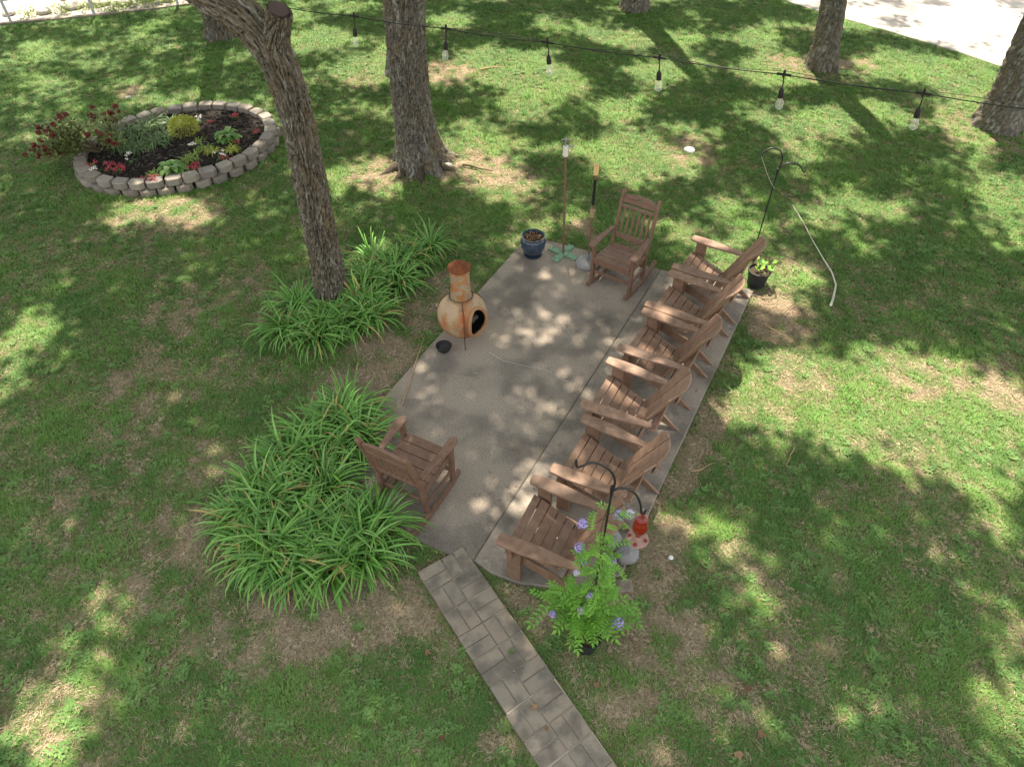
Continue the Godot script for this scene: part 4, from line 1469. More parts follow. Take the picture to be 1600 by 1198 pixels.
	q.lathe(V2([0.0, 0.055, 0.018, 0.055, 0.02, 0.08, 0.032, 0.1, 0.047, 0.13, 0.05, 0.17, 0.044, 0.2, 0.038, 0.212, 0.043, 0.228, 0.04, 0.255, 0.02, 0.268, 0.0, 0.27]), 28)
	piece("bottle", q, M.feeder_glass, t)
	q = MB.new()
	q.lathe(V2([0.0, 0.06, 0.016, 0.06, 0.03, 0.102, 0.045, 0.132, 0.047, 0.17, 0.0, 0.171]), 28)
	piece("nectar", q, M.nectar, t)
	q = MB.new()
	q.lathe(V2([0.0, -0.01, 0.05, -0.01, 0.072, 0.006, 0.074, 0.016, 0.065, 0.02, 0.03, 0.028, 0.022, 0.055, 0.0, 0.056]), 28)
	piece("dish", q, M.dish, t)
	for k in 4:
		q = MB.new()
		var a := k * PI / 2 + 0.4
		q.lathe(V2([0.0, 0.034, 0.006, 0.032, 0.014, 0.026, 0.014, 0.02]), 10, Vector3(cos(a) * 0.055, 0, sin(a) * 0.055))
		piece("feeding_port", q, M.red_plastic, t)
	q = MB.new()
	q.tube(V3([0, 0.265, 0, 0.0, 0.3, 0.0, 0.003, 0.335, 0]), F([0.0025]), 6)
	piece("hanger", q, M.iron, t)
	# nursery pot behind the far chair
	t = thing("nursery_pot", "black nursery pot with a pale leafy seedling behind the farthest chair", "pot", Vector3(3.03, -0.035, -7.03))
	q = MB.new()
	q.lathe(V2([0.0, 0.0, 0.105, 0.0, 0.13, 0.2, 0.138, 0.2, 0.14, 0.225, 0.128, 0.225, 0.124, 0.19]), 32)
	piece("body", q, M.plastic_black, t)
	q = MB.new()
	q.lathe(V2([0.126, 0.192, 0.0, 0.2]), 20)
	piece("soil", q, M.pot_soil, t)
	q = MB.new()
	for i in 5:
		q.tube(PackedVector3Array([Vector3(rr(-0.03, 0.03), 0.19, rr(-0.03, 0.03)), Vector3(rr(-0.05, 0.12), 0.3, rr(-0.08, 0.08))]), F([0.004, 0.002]), 5)
	piece("stems", q, M.stem, t)
	for i in 24:
		q = MB.new()
		var d := Vector3(rr(-0.6, 1), rr(-0.1, 0.4), rr(-1, 1)).normalized()
		q.leaf(Vector3.ZERO, d, Vector3.UP, rr(0.06, 0.095), rr(0.035, 0.05))
		piece("leaf", q, M.wist[0] if i % 2 else M.weed, t, Transform3D(Basis(), Vector3(rr(-0.04, 0.16), rr(0.23, 0.33), rr(-0.1, 0.1))))
	# stones and a loose paver by the near corner
	for r in [[0.86, -3.33, 0.1, "round grey stone behind the nearest chair, close to its back"], [0.99, -3.2, 0.105, "round grey stone beside the feeder, on the patio corner"]]:
		var o := stone(Vector3(r[0], 0.06, r[1]), r[2], 0.8, M.stone_grey)
		o.name = numbered("round_stone")
		tag(o, r[3], "stone", "grey stones at the patio corner")
	q = MB.new()
	q.plate(V2([-0.09, -0.06, 0.08, -0.07, 0.09, 0.05, -0.08, 0.07]), 0.05, 0.008, Transform3D(Basis(Vector3.RIGHT, Vector3(0, 0, 1), Vector3.UP), Vector3(0.93, -0.03, -2.93)))
	tag(piece("loose_paver", q, M.paver[3]), "pinkish loose paver lying at the patio's near corner", "paver")
	# white utility cap in the lawn
	t = thing("utility_cap", "round white utility cap in a bare patch of lawn", "cap", Vector3(2.79, -0.035, -10.4))
	q = MB.new()
	q.lathe(V2([0.0, -0.02, 0.085, -0.02, 0.085, 0.03, 0.078, 0.038, 0.06, 0.042, 0.0, 0.045]), 28)
	piece("lid", q, M.white, t)
	q = MB.new()
	q.lathe(V2([0.0, 0.055, 0.014, 0.055, 0.016, 0.044]), 10)
	piece("knob", q, M.galv, t)
	var w := stone(Vector3(-0.97, -0.01, -9.87), 0.075, 0.7, M.rock)
	w.name = numbered("pale_rock")
	tag(w, "pale rock lying against the roots of the thick grey tree", "rock")
	w = stone(Vector3(1.38, -0.02, -3.2), 0.022, 0.6, M.white)
	w.name = numbered("white_pebble")
	tag(w, "small white pebble on the lawn near the feeder", "pebble")
	w = stone(Vector3(-6.74, -0.02, -12.29), 0.055, 0.35, M.rock)
	w.name = numbered("white_pebble")
	tag(w, "flat whitish stone in the lawn beyond the flower bed", "stone")
	# strap and cord by the far hook
	q = MB.new()
	var pts := V2([3.95, -8.75, 3.98, -8.3, 3.98, -7.9, 4.0, -7.5, 4.02, -7.2, 3.99, -6.95, 3.88, -6.7, 3.8, -6.55])
	for i in pts.size() - 1:
		var a := pts[i]
		var b := pts[i + 1]
		var wa := 0.003 + 0.0016 * i
		var s := (b - a).normalized().orthogonal()
		q.plate(PackedVector2Array([a + s * wa, a - s * wa, b - s * (wa + 0.0016), b + s * (wa + 0.0016)]), 0.006, 0.001, Transform3D(Basis(Vector3.RIGHT, Vector3(0, 0, 1), Vector3.UP), Vector3(0, 0.018, 0)))
	tag(piece("plastic_strap", q, M.strap), "long pale strap curving over the lawn past the far hook", "strap")
	q = MB.new()
	q.tube(V3([2.84, 1.45, -7.5, 2.95, 1.25, -7.48, 3.03, 1.12, -7.49, 3.1, 1.03, -7.49]), F([0.002]), 5)
	tag(piece("cord", q, M.cord), "thin pale cord dangling from the empty black hook", "cord")

func hook(called: String, label: String, at: Vector3, parts: Array, r: float) -> void:
	var t := thing(called, label, "hook", at, 0.0, "black shepherd hooks")
	var names := ["pole", "upper_hook", "lower_hook"]
	for i in 3:
		var raw := V3(parts[i])
		var pts := raw
		if raw.size() > 2:
			var cv := Curve3D.new()
			for k in raw.size():
				var tn := (raw[mini(k + 1, raw.size() - 1)] - raw[maxi(k - 1, 0)]) * 0.18
				cv.add_point(raw[k], -tn, tn)
			cv.bake_interval = 0.02
			pts = cv.get_baked_points()
		var q := MB.new()
		q.tube(pts, F([r]), 10)
		piece(names[i], q, M.iron, t)
	var q := MB.new()
	q.tube(V3([0, parts[0][4] - 0.05, 0, 0, parts[0][4] + 0.03, 0]), F([r * 1.7]), 10)
	piece("collar", q, M.iron, t)
	q = MB.new()
	q.tube(V3([-0.09, 0.06, 0, 0.09, 0.06, 0]), F([r * 0.9]), 8)
	piece("foot_bar", q, M.iron, t)

func stone(at: Vector3, r: float, squash: float, m: Material) -> MeshInstance3D:
	var q := MB.new()
	var rows := []
	for i in 11:
		var th := PI * i / 10.0
		var line := PackedVector3Array()
		for j in 18:
			var a := TAU * j / 18
			var d := Vector3(sin(th) * cos(a), cos(th), sin(th) * sin(a))
			var k: float = 1.0 + 0.22 * nz.small.get_noise_3d(d.x * 0.5 + at.x * 9.0, d.y * 0.5, d.z * 0.5 + at.z * 5.0)
			line.append(Vector3(d.x, d.y * squash, d.z) * r * k)
		rows.append(line)
	q.grid(rows, true, func(p): return p)
	var o := MeshInstance3D.new()
	o.mesh = q.mesh(m)
	o.position = at
	add_child(o)
	return o

func chiminea() -> void:
	var t := thing("chiminea", "terracotta chiminea with a rusty conical cap on the patio edge", "chiminea", Vector3(-0.55, 0.001, -6.0))
	var prof := V2([0.0, 0.1, 0.07, 0.1, 0.13, 0.12, 0.19, 0.165, 0.24, 0.23, 0.268, 0.31, 0.272, 0.38, 0.258, 0.45, 0.225, 0.515, 0.18, 0.565, 0.14, 0.6, 0.118, 0.63, 0.108, 0.67, 0.104, 0.74, 0.102, 0.82, 0.103, 0.9, 0.105, 0.96, 0.108, 0.985, 0.1, 0.99, 0.09, 0.985, 0.085, 0.9])
	# resample finely
	var cv := Curve2D.new()
	for i in prof.size():
		var tn := (prof[mini(i + 1, prof.size() - 1)] - prof[maxi(i - 1, 0)]) * 0.16
		cv.add_point(prof[i], -tn, tn)
	cv.bake_interval = 0.008
	var pp := cv.get_baked_points()
	var md := Vector3(0.74, 0.0, 0.67).normalized()      # the mouth looks right and forward
	var ms := Vector3(-md.z, 0, md.x)
	var n := noise(3.0, 61, 4)
	var n2 := noise(9.0, 62, 3)
	var rows := []
	var cols := []
	var hole := []
	for p in pp:
		var line := PackedVector3Array()
		var cl := PackedColorArray()
		var hl := PackedFloat32Array()
		for j in 120:
			var a := TAU * j / 120
			var d := Vector3(cos(a), 0, sin(a))
			var q := d * p.x + Vector3(0, p.y, 0)
			var c := Color(0.40, 0.235, 0.12)
			var k := n.get_noise_3d(q.x, q.y * 0.8, q.z)
			var k2 := n2.get_noise_3d(q.x, q.y, q.z)
			c = c.lerp(Color(0.46, 0.34, 0.22), smoothstep(-0.12, 0.25, k))
			c = c.lerp(Color(0.42, 0.115, 0.045), smoothstep(0.12, 0.4, -k) * 0.85)
			if p.y > 0.6:
				c = c.lerp(Color(0.33, 0.29, 0.2), smoothstep(-0.2, 0.25, k2 + k * 0.5) * 0.75)
				c = c.lerp(Color(0.4, 0.17, 0.055), smoothstep(0.05, 0.3, -k2) * 0.7)
			c = c.lerp(Color(0.2, 0.2, 0.13), smoothstep(0.15, 0.45, k2) * 0.35)
			var u := q.dot(ms) / 0.128
			var v := (q.y - 0.365) / 0.178
			hl.append(sqrt(u * u + v * v) if q.dot(md) > 0.0 and p.y < 0.6 else 9.0)
			line.append(q)
			cl.append(c)
		rows.append(line)
		cols.append(cl)
		hole.append(hl)
	var mb := MB.new()
	mb.use_c = true
	var out := func(q: Vector3) -> Vector3: return Vector3(q.x, (q.y - 0.37) * (1.0 if q.y < 0.6 else 0.0), q.z).normalized()
	for i in rows.size() - 1:
		for j in 120:
			var k := (j + 1) % 120
			if hole[i][j] < 0.98 and hole[i][k] < 0.98 and hole[i + 1][j] < 0.98 and hole[i + 1][k] < 0.98:
				continue
			var a: Vector3 = rows[i][j]
			var b: Vector3 = rows[i][k]
			var c: Vector3 = rows[i + 1][k]
			var d: Vector3 = rows[i + 1][j]
			mb.t3(a, b, c, out.call(a), out.call(b), out.call(c))
			mb._cols(a, b, c, cols[i][j], cols[i][k], cols[i + 1][k])
			mb.t3(a, c, d, out.call(a), out.call(c), out.call(d))
			mb._cols(a, c, d, cols[i][j], cols[i + 1][k], cols[i + 1][j])
	piece("body", mb, M.clay, t)
	# thick lip round the mouth
	var lip := MB.new()
	lip.use_c = true
	lip.col = Color(0.4, 0.225, 0.11)
	var lpts := PackedVector3Array()
	for i in 49:
		var a := TAU * i / 48
		var yy := 0.365 + 0.18 * sin(a)
		var uu := 0.13 * cos(a)
		var rad := 0.2
		for q in pp.size() - 1:
			if pp[q].y <= yy and pp[q + 1].y > yy and yy < 0.62:
				rad = pp[q].x
		lpts.append(ms * uu + Vector3(0, yy, 0) + md * (sqrt(maxf(0.001, rad * rad - uu * uu)) + 0.006))
	lip.tube(lpts, F([0.02]), 10, false)
	piece("mouth_lip", lip, M.clay, t)
	# sooty inside
	var inner := MB.new()
	var ip := PackedVector2Array()
	for i in pp.size():
		if i % 5 == 0 and pp[i].y < 0.7:
			ip.append(Vector2(pp[i].x * 0.9, 0.118 + (pp[i].y - 0.1) * 0.96))
	for i in ip.size() - 1:
		for j in 48:
			var a0 := TAU * j / 48
			var a1 := TAU * (j + 1) / 48
			var mid := Vector3(cos((a0 + a1) / 2), 0, sin((a0 + a1) / 2)) * ip[i].x
			var hu := mid.dot(ms) / 0.118
			var hv := (ip[i].y - 0.365) / 0.165
			if mid.dot(md) > 0.0 and hu * hu + hv * hv < 1.0:
				continue
			inner.quad(Vector3(cos(a0) * ip[i].x, ip[i].y, sin(a0) * ip[i].x), Vector3(cos(a1) * ip[i].x, ip[i].y, sin(a1) * ip[i].x), Vector3(cos(a1) * ip[i + 1].x, ip[i + 1].y, sin(a1) * ip[i + 1].x), Vector3(cos(a0) * ip[i + 1].x, ip[i + 1].y, sin(a0) * ip[i + 1].x), -mid)
	piece("firebox_lining", inner, M.soot, t)
	# charred logs in the mouth
	for k in 3:
		var lg := MB.new()
		var c := md * (0.02 + 0.05 * k) + Vector3(0, 0.2 + 0.07 * k, 0)
		lg.tube(PackedVector3Array([c - ms * 0.1 + Vector3(0, rr(-0.02, 0.02), 0), c + ms * 0.1 + Vector3(0, rr(-0.02, 0.03), 0)]), F([0.03]), 10)
		piece("charred_log", lg, M.ash, t)
	# rusty cap
	var cap := MB.new()
	cap.lathe(V2([0.121, 0.985, 0.125, 0.99, 0.124, 0.998, 0.06, 1.045, 0.008, 1.078, 0.0, 1.08]), 40)
	cap.lathe(V2([0.0, 1.04, 0.112, 0.99, 0.121, 0.985]), 40)
	piece("cap", cap, M.rust, t)
	# iron cradle
	var ring := MB.new()
	var pts := PackedVector3Array()
	for i in 41:
		var a := TAU * i / 40
		pts.append(Vector3(cos(a) * 0.128, 0.625, sin(a) * 0.128))
	ring.tube(pts, F([0.005]), 6, false)
	piece("neck_ring", ring, M.ironrust, t)
	for k in 3:
		var a := 1.43 + k * TAU / 3
		var d := Vector3(cos(a), 0, sin(a))
		var lg := MB.new()
		var lp := PackedVector3Array([d * 0.128 + Vector3(0, 0.625, 0)])
		for i in range(pp.size() - 1, -1, -1):
			if pp[i].y < 0.61 and pp[i].y > 0.14 and i % 4 == 0 and pp[i].x > 0.1:
				lp.append(d * (pp[i].x + 0.008) + Vector3(0, pp[i].y, 0))
		lp.append_array(PackedVector3Array([d * 0.18 + Vector3(0, 0.09, 0), d * 0.19 + Vector3(0, 0.012, 0), d * 0.215 + Vector3(0, 0.007, 0)]))
		lg.tube(lp, F([0.0055]), 7)
		piece("cradle_leg", lg, M.ironrust, t)
		var bl := MB.new()
		bl.lathe(V2([0.0, -0.014, 0.012, -0.008, 0.014, 0.0, 0.012, 0.008, 0.0, 0.014]), 12, d * 0.283 + Vector3(0, 0.39, 0))
		piece("bolt", bl, M.ironrust, t)

# ------------------------------------------------------------------ lilies
func build_lilies() -> void:
	var bank := []
	for k in 16:
		var row := []
		for c in 6:
			var q := MB.new()
			q.use_c = true
			var body: Color = lily_tones[c]
			var segs := 9
			q.col = body
			q.tip = Color(0.34, 0.25, 0.1) if (k * 5 + c) % 9 == 0 else body.lerp(Color(0.3, 0.3, 0.08), 0.12)
			q.tips = 1 + (k + c) % 2
			blade(q, Vector3.ZERO, 0.0, 0.62 + 0.03 * (k % 5), 0.026 + 0.002 * (k % 3), 0.3 + 0.055 * (k % 8), segs, 1.47 - 0.05 * (k % 4))
			row.append(q.mesh(M.lily))
		bank.append(row)
	var sets := [
		[[-1.66, -4.77, -1.93, -4.48, -1.48, -4.45, -2.21, -4.16, -1.84, -4.2, -2.40, -3.83, -2.02, -3.69, -1.72, -3.85, -2.49, -3.49, -2.11, -3.35, -1.78, -3.35, -1.45, -3.42, -1.2, -3.45, -1.28, -3.18, -1.56, -3.08, -1.88, -3.1, -2.16, -3.2, -2.3, -3.65, -1.75, -4.6], 0.83, 128, "daylily clump in the big mass beside the rear-view rocking chair", "daylilies by the near rocking chair"],
		[[-2.57, -6.09, -2.22, -5.98, -1.85, -6.2, -2.52, -6.5, -1.8, -6.6, -1.65, -6.31, -2.1, -6.25], 0.79, 108, "daylily clump growing round the foot of the crooked tree", "daylilies round the crooked tree"],
		[[-1.76, -6.97, -1.5, -7.17, -1.31, -7.43, -1.07, -7.71, -1.75, -7.4, -1.41, -6.95], 0.74, 92, "daylily clump in the mass between crooked tree and chiminea", "daylilies above the chiminea"],
	]
	for s in sets:
		var pts: Array = s[0]
		for i in range(0, pts.size(), 2):
			var t := thing("daylily_clump", s[3], "plant", Vector3(pts[i] if pts[i] > -1.9 or pts[i + 1] < -5.0 else -1.9 + (pts[i] + 1.9) * 0.78, -0.045, pts[i + 1]), rr(0, TAU), s[4])
			for k in int(s[2]):
				var u: float = k / float(s[2])
				var a := k * 2.399 + rr(-0.3, 0.3)
				var sc: float = s[1] * rr(0.72, 1.12)
				var shape := rng.randi() % 16
				var mi := rng.randi() % 5
				if rng.randf() < 0.035:
					mi = 5
				var lean := rr(-0.35, 0.25)
				var b := Basis(Vector3.UP, a) * Basis(Vector3(0, 0, 1), lean * (0.4 + 0.6 * u)) * Basis(Vector3.RIGHT, rr(-0.3, 0.3))
				var o := Vector3(cos(a), 0, -sin(a)) * rr(0.0, 0.1)
				put("leaf", bank[shape][mi], t, Transform3D(b.scaled(Vector3(sc, sc, sc)), o))

# ------------------------------------------------------------------ the climbing plant
func compound_leaf(l: float, pairs: int) -> MB:
	var q := MB.new()
	var pts := PackedVector3Array()
	for i in 7:
		var t := i / 6.0
		pts.append(Vector3(l * t, l * (0.22 * t - 0.42 * t * t), 0))
	q.tube(pts, F([0.0016]), 4, false)
	for i in pairs:
		var t := 0.28 + 0.68 * i / float(pairs - 1)
		var p := Vector3(l * t, l * (0.22 * t - 0.42 * t * t), 0)
		for s in [-1.0, 1.0]:
			q.leaf(p, Vector3(0.55, -0.15, s).normalized(), Vector3(0, 1, s * 0.25).normalized(), rr(0.046, 0.062), rr(0.021, 0.028))
	q.leaf(pts[6], Vector3(0.9, -0.4, 0).normalized(), Vector3(0.3, 1, 0).normalized(), 0.06, 0.024)
	return q

func build_wisteria() -> void:
	var t := thing("flower_pot", "dark plastic flower pot at the foot of the tall black hook", "pot", Vector3(0.585, -0.035, -2.43))
	var q := MB.new()
	q.lathe(V2([0.0, 0.0, 0.085, 0.0, 0.108, 0.17, 0.116, 0.17, 0.118, 0.195, 0.106, 0.195, 0.103, 0.165]), 32)
	piece("body", q, M.plastic_black, t)
	q = MB.new()
	q.lathe(V2([0.104, 0.165, 0.0, 0.172]), 20)
	piece("soil", q, M.pot_soil, t)
	q = MB.new()
	for i in 30:
		q.leaf(Vector3(rr(-0.06, 0.06), 0.172, rr(-0.06, 0.06)), Vector3(rr(-1, 1), rr(0, 0.4), rr(-1, 1)).normalized(), Vector3.UP, 0.03, 0.018)
	piece("dead_leaves", q, M.litter[1], t)
	var w := thing("wisteria", "bright green wisteria with lilac blooms climbing the tall black hook", "plant", Vector3(0.585, 0.13, -2.43))
	var st := MB.new()
	# main vine winds up the pole
	var vine := PackedVector3Array()
	for i in 40:
		var u := i / 39.0
		var a := u * 11.0
		var r := lerpf(0.04, 0.022, u)
		vine.append(Vector3(0.0 + cos(a) * r + 0.015 * u, u * 1.62, lerpf(0.0, -0.07, minf(1.0, u * 5.0)) + sin(a) * r))
	st.tube(vine, F([0.006, 0.005]), 6)
	# side shoots
	var shoots := []
	for k in 15:
		var a := k * 2.4 + 0.4
		var l := rr(0.12, 0.27)
		shoots.append([Vector3(rr(-0.03, 0.03), 0.04, rr(-0.03, 0.03)), Vector3(cos(a) * l * 0.5 - 0.03, rr(0.26, 0.4), sin(a) * l * 0.4 - 0.04), Vector3(cos(a) * l * 1.15 - 0.05, rr(0.26, 0.5), sin(a) * l * 0.8 - 0.07)])
	for k in 16:
		var u := rr(0.1, 0.95)
		var p := vine[int(u * 39)]
		var a := rr(0, TAU)
		var l := rr(0.05, 0.13)
		shoots.append([p, p + Vector3(cos(a) * l * 0.6, 0.05, sin(a) * l * 0.6), p + Vector3(cos(a) * l, 0.04, sin(a) * l)])
	# one long shoot over to the feeder
	shoots.append([vine[37], vine[37] + Vector3(0.07, 0.03, 0.0), vine[37] + Vector3(0.14, -0.05, 0.02)])
	shoots.append([vine[36], vine[36] + Vector3(0.08, -0.02, 0.02), vine[36] + Vector3(0.12, -0.14, 0.02)])
	shoots.append([vine[33], vine[33] + Vector3(-0.06, 0.02, 0.03), vine[33] + Vector3(-0.12, -0.06, 0.03)])
	for s in shoots:
		st.tube(PackedVector3Array(s), F([0.0035, 0.003, 0.002]), 5)
	piece("vine", st, M.stem, w)
	var bank := []
	for k in 5:
		var cl := compound_leaf(0.17 + 0.015 * k, 5 + k % 2)
		for m in M.wist:
			bank.append(cl.mesh(m))
	for i in shoots.size():
		var s: Array = shoots[i]
		var count := 8 if i < 15 else 3
		for k in count:
			var u := 0.35 + 0.65 * (k + rng.randf()) / count
			var p: Vector3 = s[0].lerp(s[1], u * 2.0) if u < 0.5 else s[1].lerp(s[2], u * 2.0 - 1.0)
			if (p.y < 0.24 or (p.z > 0.02 and p.y < 0.34)) and i < 15:
				continue
			var sc := rr(0.75, 1.1) if i < 15 else rr(0.45, 0.72)
			if p.z > 0.04 and i < 15:
				sc *= 0.7
			var b := Basis(Vector3.UP, rr(0, TAU)) * Basis(Vector3(0, 0, 1), rr(-0.5, 0.6)) * Basis(Vector3.RIGHT, rr(-0.4, 0.4))
			put("leaf", bank[rng.randi() % bank.size()], w, Transform3D(b.scaled(Vector3.ONE * sc), p))
	for k in 22:
		var p := vine[int(rr(2, 38))]
		var b := Basis(Vector3.UP, rr(0, TAU)) * Basis(Vector3(0, 0, 1), rr(-0.6, 0.4))
		put("leaf", bank[rng.randi() % bank.size()], w, Transform3D(b.scaled(Vector3.ONE * rr(0.4, 0.65)), p))
	var fh := flower_head(0.045, 70, 0.026)
	var fm := fh.mesh(M.lilac)
	var fw := flower_head(0.038, 55, 0.022).mesh(M.lilac_pale)
	# bloom places, by height and offset from the vine
	for f in [[-0.13, 1.42, 0.0, 0.75, 0], [-0.13, 1.13, 0.0, 0.75, 0], [-0.09, 0.98, 0.02, 0.6, 0], [-0.13, 0.83, 0.02, 0.65, 1], [0.1, 0.95, 0.0, 0.8, 0], [0.17, 1.5, -0.02, 0.8, 1], [0.11, 1.44, -0.05, 0.8, 0], [-0.02, 0.58, 0.06, 0.6, 0], [-0.08, 0.42, 0.1, 0.7, 1], [0.2, 0.3, 0.14, 1.0, 0], [-0.28, 0.32, 0.08, 0.6, 0]]:
		put("bloom", fw if f[4] == 1 else fm, w, Transform3D(Basis(Vector3.UP, rr(0, TAU)).scaled(Vector3.ONE * f[3]), Vector3(f[0], f[1], f[2] - 0.1)))

# ------------------------------------------------------------------ string lights
func build_string_lights() -> void:
	var hub := func(k: float) -> Vector3: return Vector3(-1.356 + 0.816 * k, 3.27 + 0.03 * k - 0.012 * sin(PI * fposmod(k, 1.0)), -6.507 + 0.372 * k)
	var t := thing("string_light_cable", "black cable of the string lights sagging across the yard", "cable", Vector3(0, 0, 0))
	for s in 2:
		var q := MB.new()
		var pts := PackedVector3Array()
		var k := -1.35
		while k <= 8.6:
			var p: Vector3 = hub.call(k)
			if s == 1:
				p += Vector3(0, 0.016 + 0.012 * sin(k * 5.0), 0.012 * cos(k * 3.0))
			pts.append(p)
			k += 0.125
		q.tube(pts, F([0.0034 if s == 0 else 0.0016]), 6)
		piece("wire", q, M.rubber if s == 0 else M.iron, t)
	var words := ["beside the sawn stub of the crooked tree", "between the crooked tree and the thick grey tree", "hanging just past the thick grey tree's trunk", "above the copper candle pole", "above the white utility cap", "below the dark trunk by the driveway", "nearest the trunk at the picture's edge"]
	for k in 7:
		var p: Vector3 = hub.call(k - 1.0)
		var o := thing("light_bulb", "clear string-light bulb in a black socket " + words[k], "light bulb", p, 0.0, "bulbs of the string lights")
		var tilt := Basis(Vector3(0, 0, 1), -0.1 if k < 3 else 0.12)
		var q := MB.new()
		q.board(Vector3(-0.045, -0.002, -0.02), Vector3(0.045, 0.0, 0.02), Vector3.UP, 0.016, 0.014, 0.003)
		q.tube(V3([0, 0.03, 0, 0, -0.02, 0]), F([0.009]), 8)
		piece("hanger", q, M.rubber, o)
		q = MB.new()
		q.tube(V3([0, -0.02, 0, 0.004, -0.06, 0, 0, -0.1, 0]), F([0.0045]), 6)
		piece("drop_cord", q, M.rubber, o, Transform3D(tilt, Vector3.ZERO))
		q = MB.new()
		q.lathe(V2([0.0, -0.095, 0.008, -0.097, 0.016, -0.11, 0.019, -0.13, 0.0195, -0.165, 0.014, -0.166]), 16)
		piece("socket", q, M.rubber, o, Transform3D(tilt, Vector3.ZERO))
		q = MB.new()
		q.lathe(V2([0.013, -0.16, 0.014, -0.172, 0.025, -0.195, 0.0285, -0.215, 0.026, -0.235, 0.015, -0.25, 0.0, -0.254]), 20)
		piece("glass_bulb", q, M.glass, o, Transform3D(tilt, Vector3.ZERO))
		q = MB.new()
		q.tube(V3([0, -0.165, 0, 0.002, -0.225, 0]), F([0.0025, 0.0015]), 6)
		piece("filament_stem", q, M.wax_tan, o, Transform3D(tilt, Vector3.ZERO))
	# post that carries the far end, outside the picture
	var e: Vector3 = hub.call(8.6)
	var q := MB.new()
	q.board(Vector3(e.x, -0.3, e.z), Vector3(e.x, e.y + 0.15, e.z), Vector3.RIGHT, 0.1, 0.1, 0.006)
	tag(piece("light_post", q, M.wood_post), "wooden post outside the picture holding the string lights", "post")

# ------------------------------------------------------------------ fence and shore, far corner
func build_far() -> void:
	var t := thing("pipe_fence", "galvanised pipe railing in the far corner above the shore", "fence", Vector3(-8.94, -0.04, -16.22))
	var o := Vector3(-8.94, -0.04, -16.22)
	var posts := [Vector3(-13.6, -0.04, -15.0), Vector3(-12.1, -0.04, -15.37), Vector3(-10.51, -0.04, -15.8), Vector3(-8.94, -0.04, -16.24), Vector3(-7.35, -0.04, -16.84), Vector3(-5.9, -0.04, -17.5), Vector3(-4.6, -0.04, -18.3)]
	for p in posts:
		var q := MB.new()
		q.tube(PackedVector3Array([p - o + Vector3(0, -0.2, 0), p - o + Vector3(0, 1.05, 0)]), F([0.03]), 12)
		piece("post", q, M.galv, t)
	for h in [0.48, 1.03]:
		var q := MB.new()
		var pts := PackedVector3Array()
		for p in posts:
			pts.append(p - o + Vector3(0, h, 0))
		q.tube(pts, F([0.024]), 10)
		piece("rail", q, M.galv, t)
	# kerb strip below the railing
	var kb := MB.new()
	for i in posts.size() - 1:
		kb.board(posts[i] + Vector3(0, 0.02, -0.02), posts[i + 1] + Vector3(0, 0.02, -0.02), Vector3(0, 0, 1), 0.1, 0.07, 0.006)
	tag(piece("concrete_kerb", kb, M.concrete), "low concrete kerb running under the pipe railing", "kerb")
	# pale sunlit shore beyond
	var d := MB.new()
	var poly := shore.duplicate()
	poly.append_array(V2([8, -120, -80, -120, -80, -9]))
	d.plate(poly, 0.04, 0.0, Transform3D(Basis(Vector3.RIGHT, Vector3(0, 0, 1), Vector3.UP), Vector3(0, -0.03, 0)))
	struct("shore_terrain", d, M.drive)
	var place := [-9.6, -16.75, 0.22, -9.15, -16.95, 0.25, -8.6, -16.95, 0.2, -10.1, -16.4, 0.16, -8.2, -17.25, 0.22, -7.7, -17.2, 0.17, -9.9, -17.4, 0.3, -7.1, -17.4, 0.2, -6.6, -17.7, 0.16, -8.9, -17.9, 0.3, -7.9, -17.8, 0.25, -10.8, -16.3, 0.14]
	var words := ["shore rock", "boulder"]
	for i in range(0, place.size(), 3):
		var r := stone(Vector3(place[i], 0.03, place[i + 1]), place[i + 2], 0.45, M.rock)
		r.name = numbered("shore_rock")
		tag(r, "pale flat rock among the rocks behind the pipe railing", "rock", "rocks along the shore")
	var wp := [-10.3, -16.15, -9.7, -16.35, -8.8, -16.55, -8.5, -16.5, -8.3, -16.8, -7.9, -16.85, -7.6, -17.05, -8.0, -17.15, -7.3, -17.25, -6.9, -17.35, -9.2, -16.6, -6.5, -17.6]
	for i in range(0, wp.size(), 2):
		var o2 := thing("shore_weed", "yellow-green weed clump among the rocks behind the railing", "weed", Vector3(wp[i], -0.02, wp[i + 1]), 0.0, "weeds along the shore")
		var g := MB.new()
		for k in 70:
			var a := rr(0, TAU)
			var r := 0.22 * sqrt(rng.randf())
			var dd := Vector3(rr(-1, 1), rr(0.1, 0.9), rr(-1, 1)).normalized()
			g.leaf(Vector3(cos(a) * r, rr(0.0, 0.16), sin(a) * r), dd, Vector3(rr(-0.5, 0.5), 1, rr(-0.5, 0.5)).normalized(), rr(0.05, 0.1), rr(0.025, 0.045))
		for k in 10:
			g.tube(PackedVector3Array([Vector3(rr(-0.1, 0.1), -0.02, rr(-0.1, 0.1)), Vector3(rr(-0.2, 0.2), 0.16, rr(-0.2, 0.2))]), F([0.004, 0.002]), 4)
		piece("foliage", g, M.weed, o2)

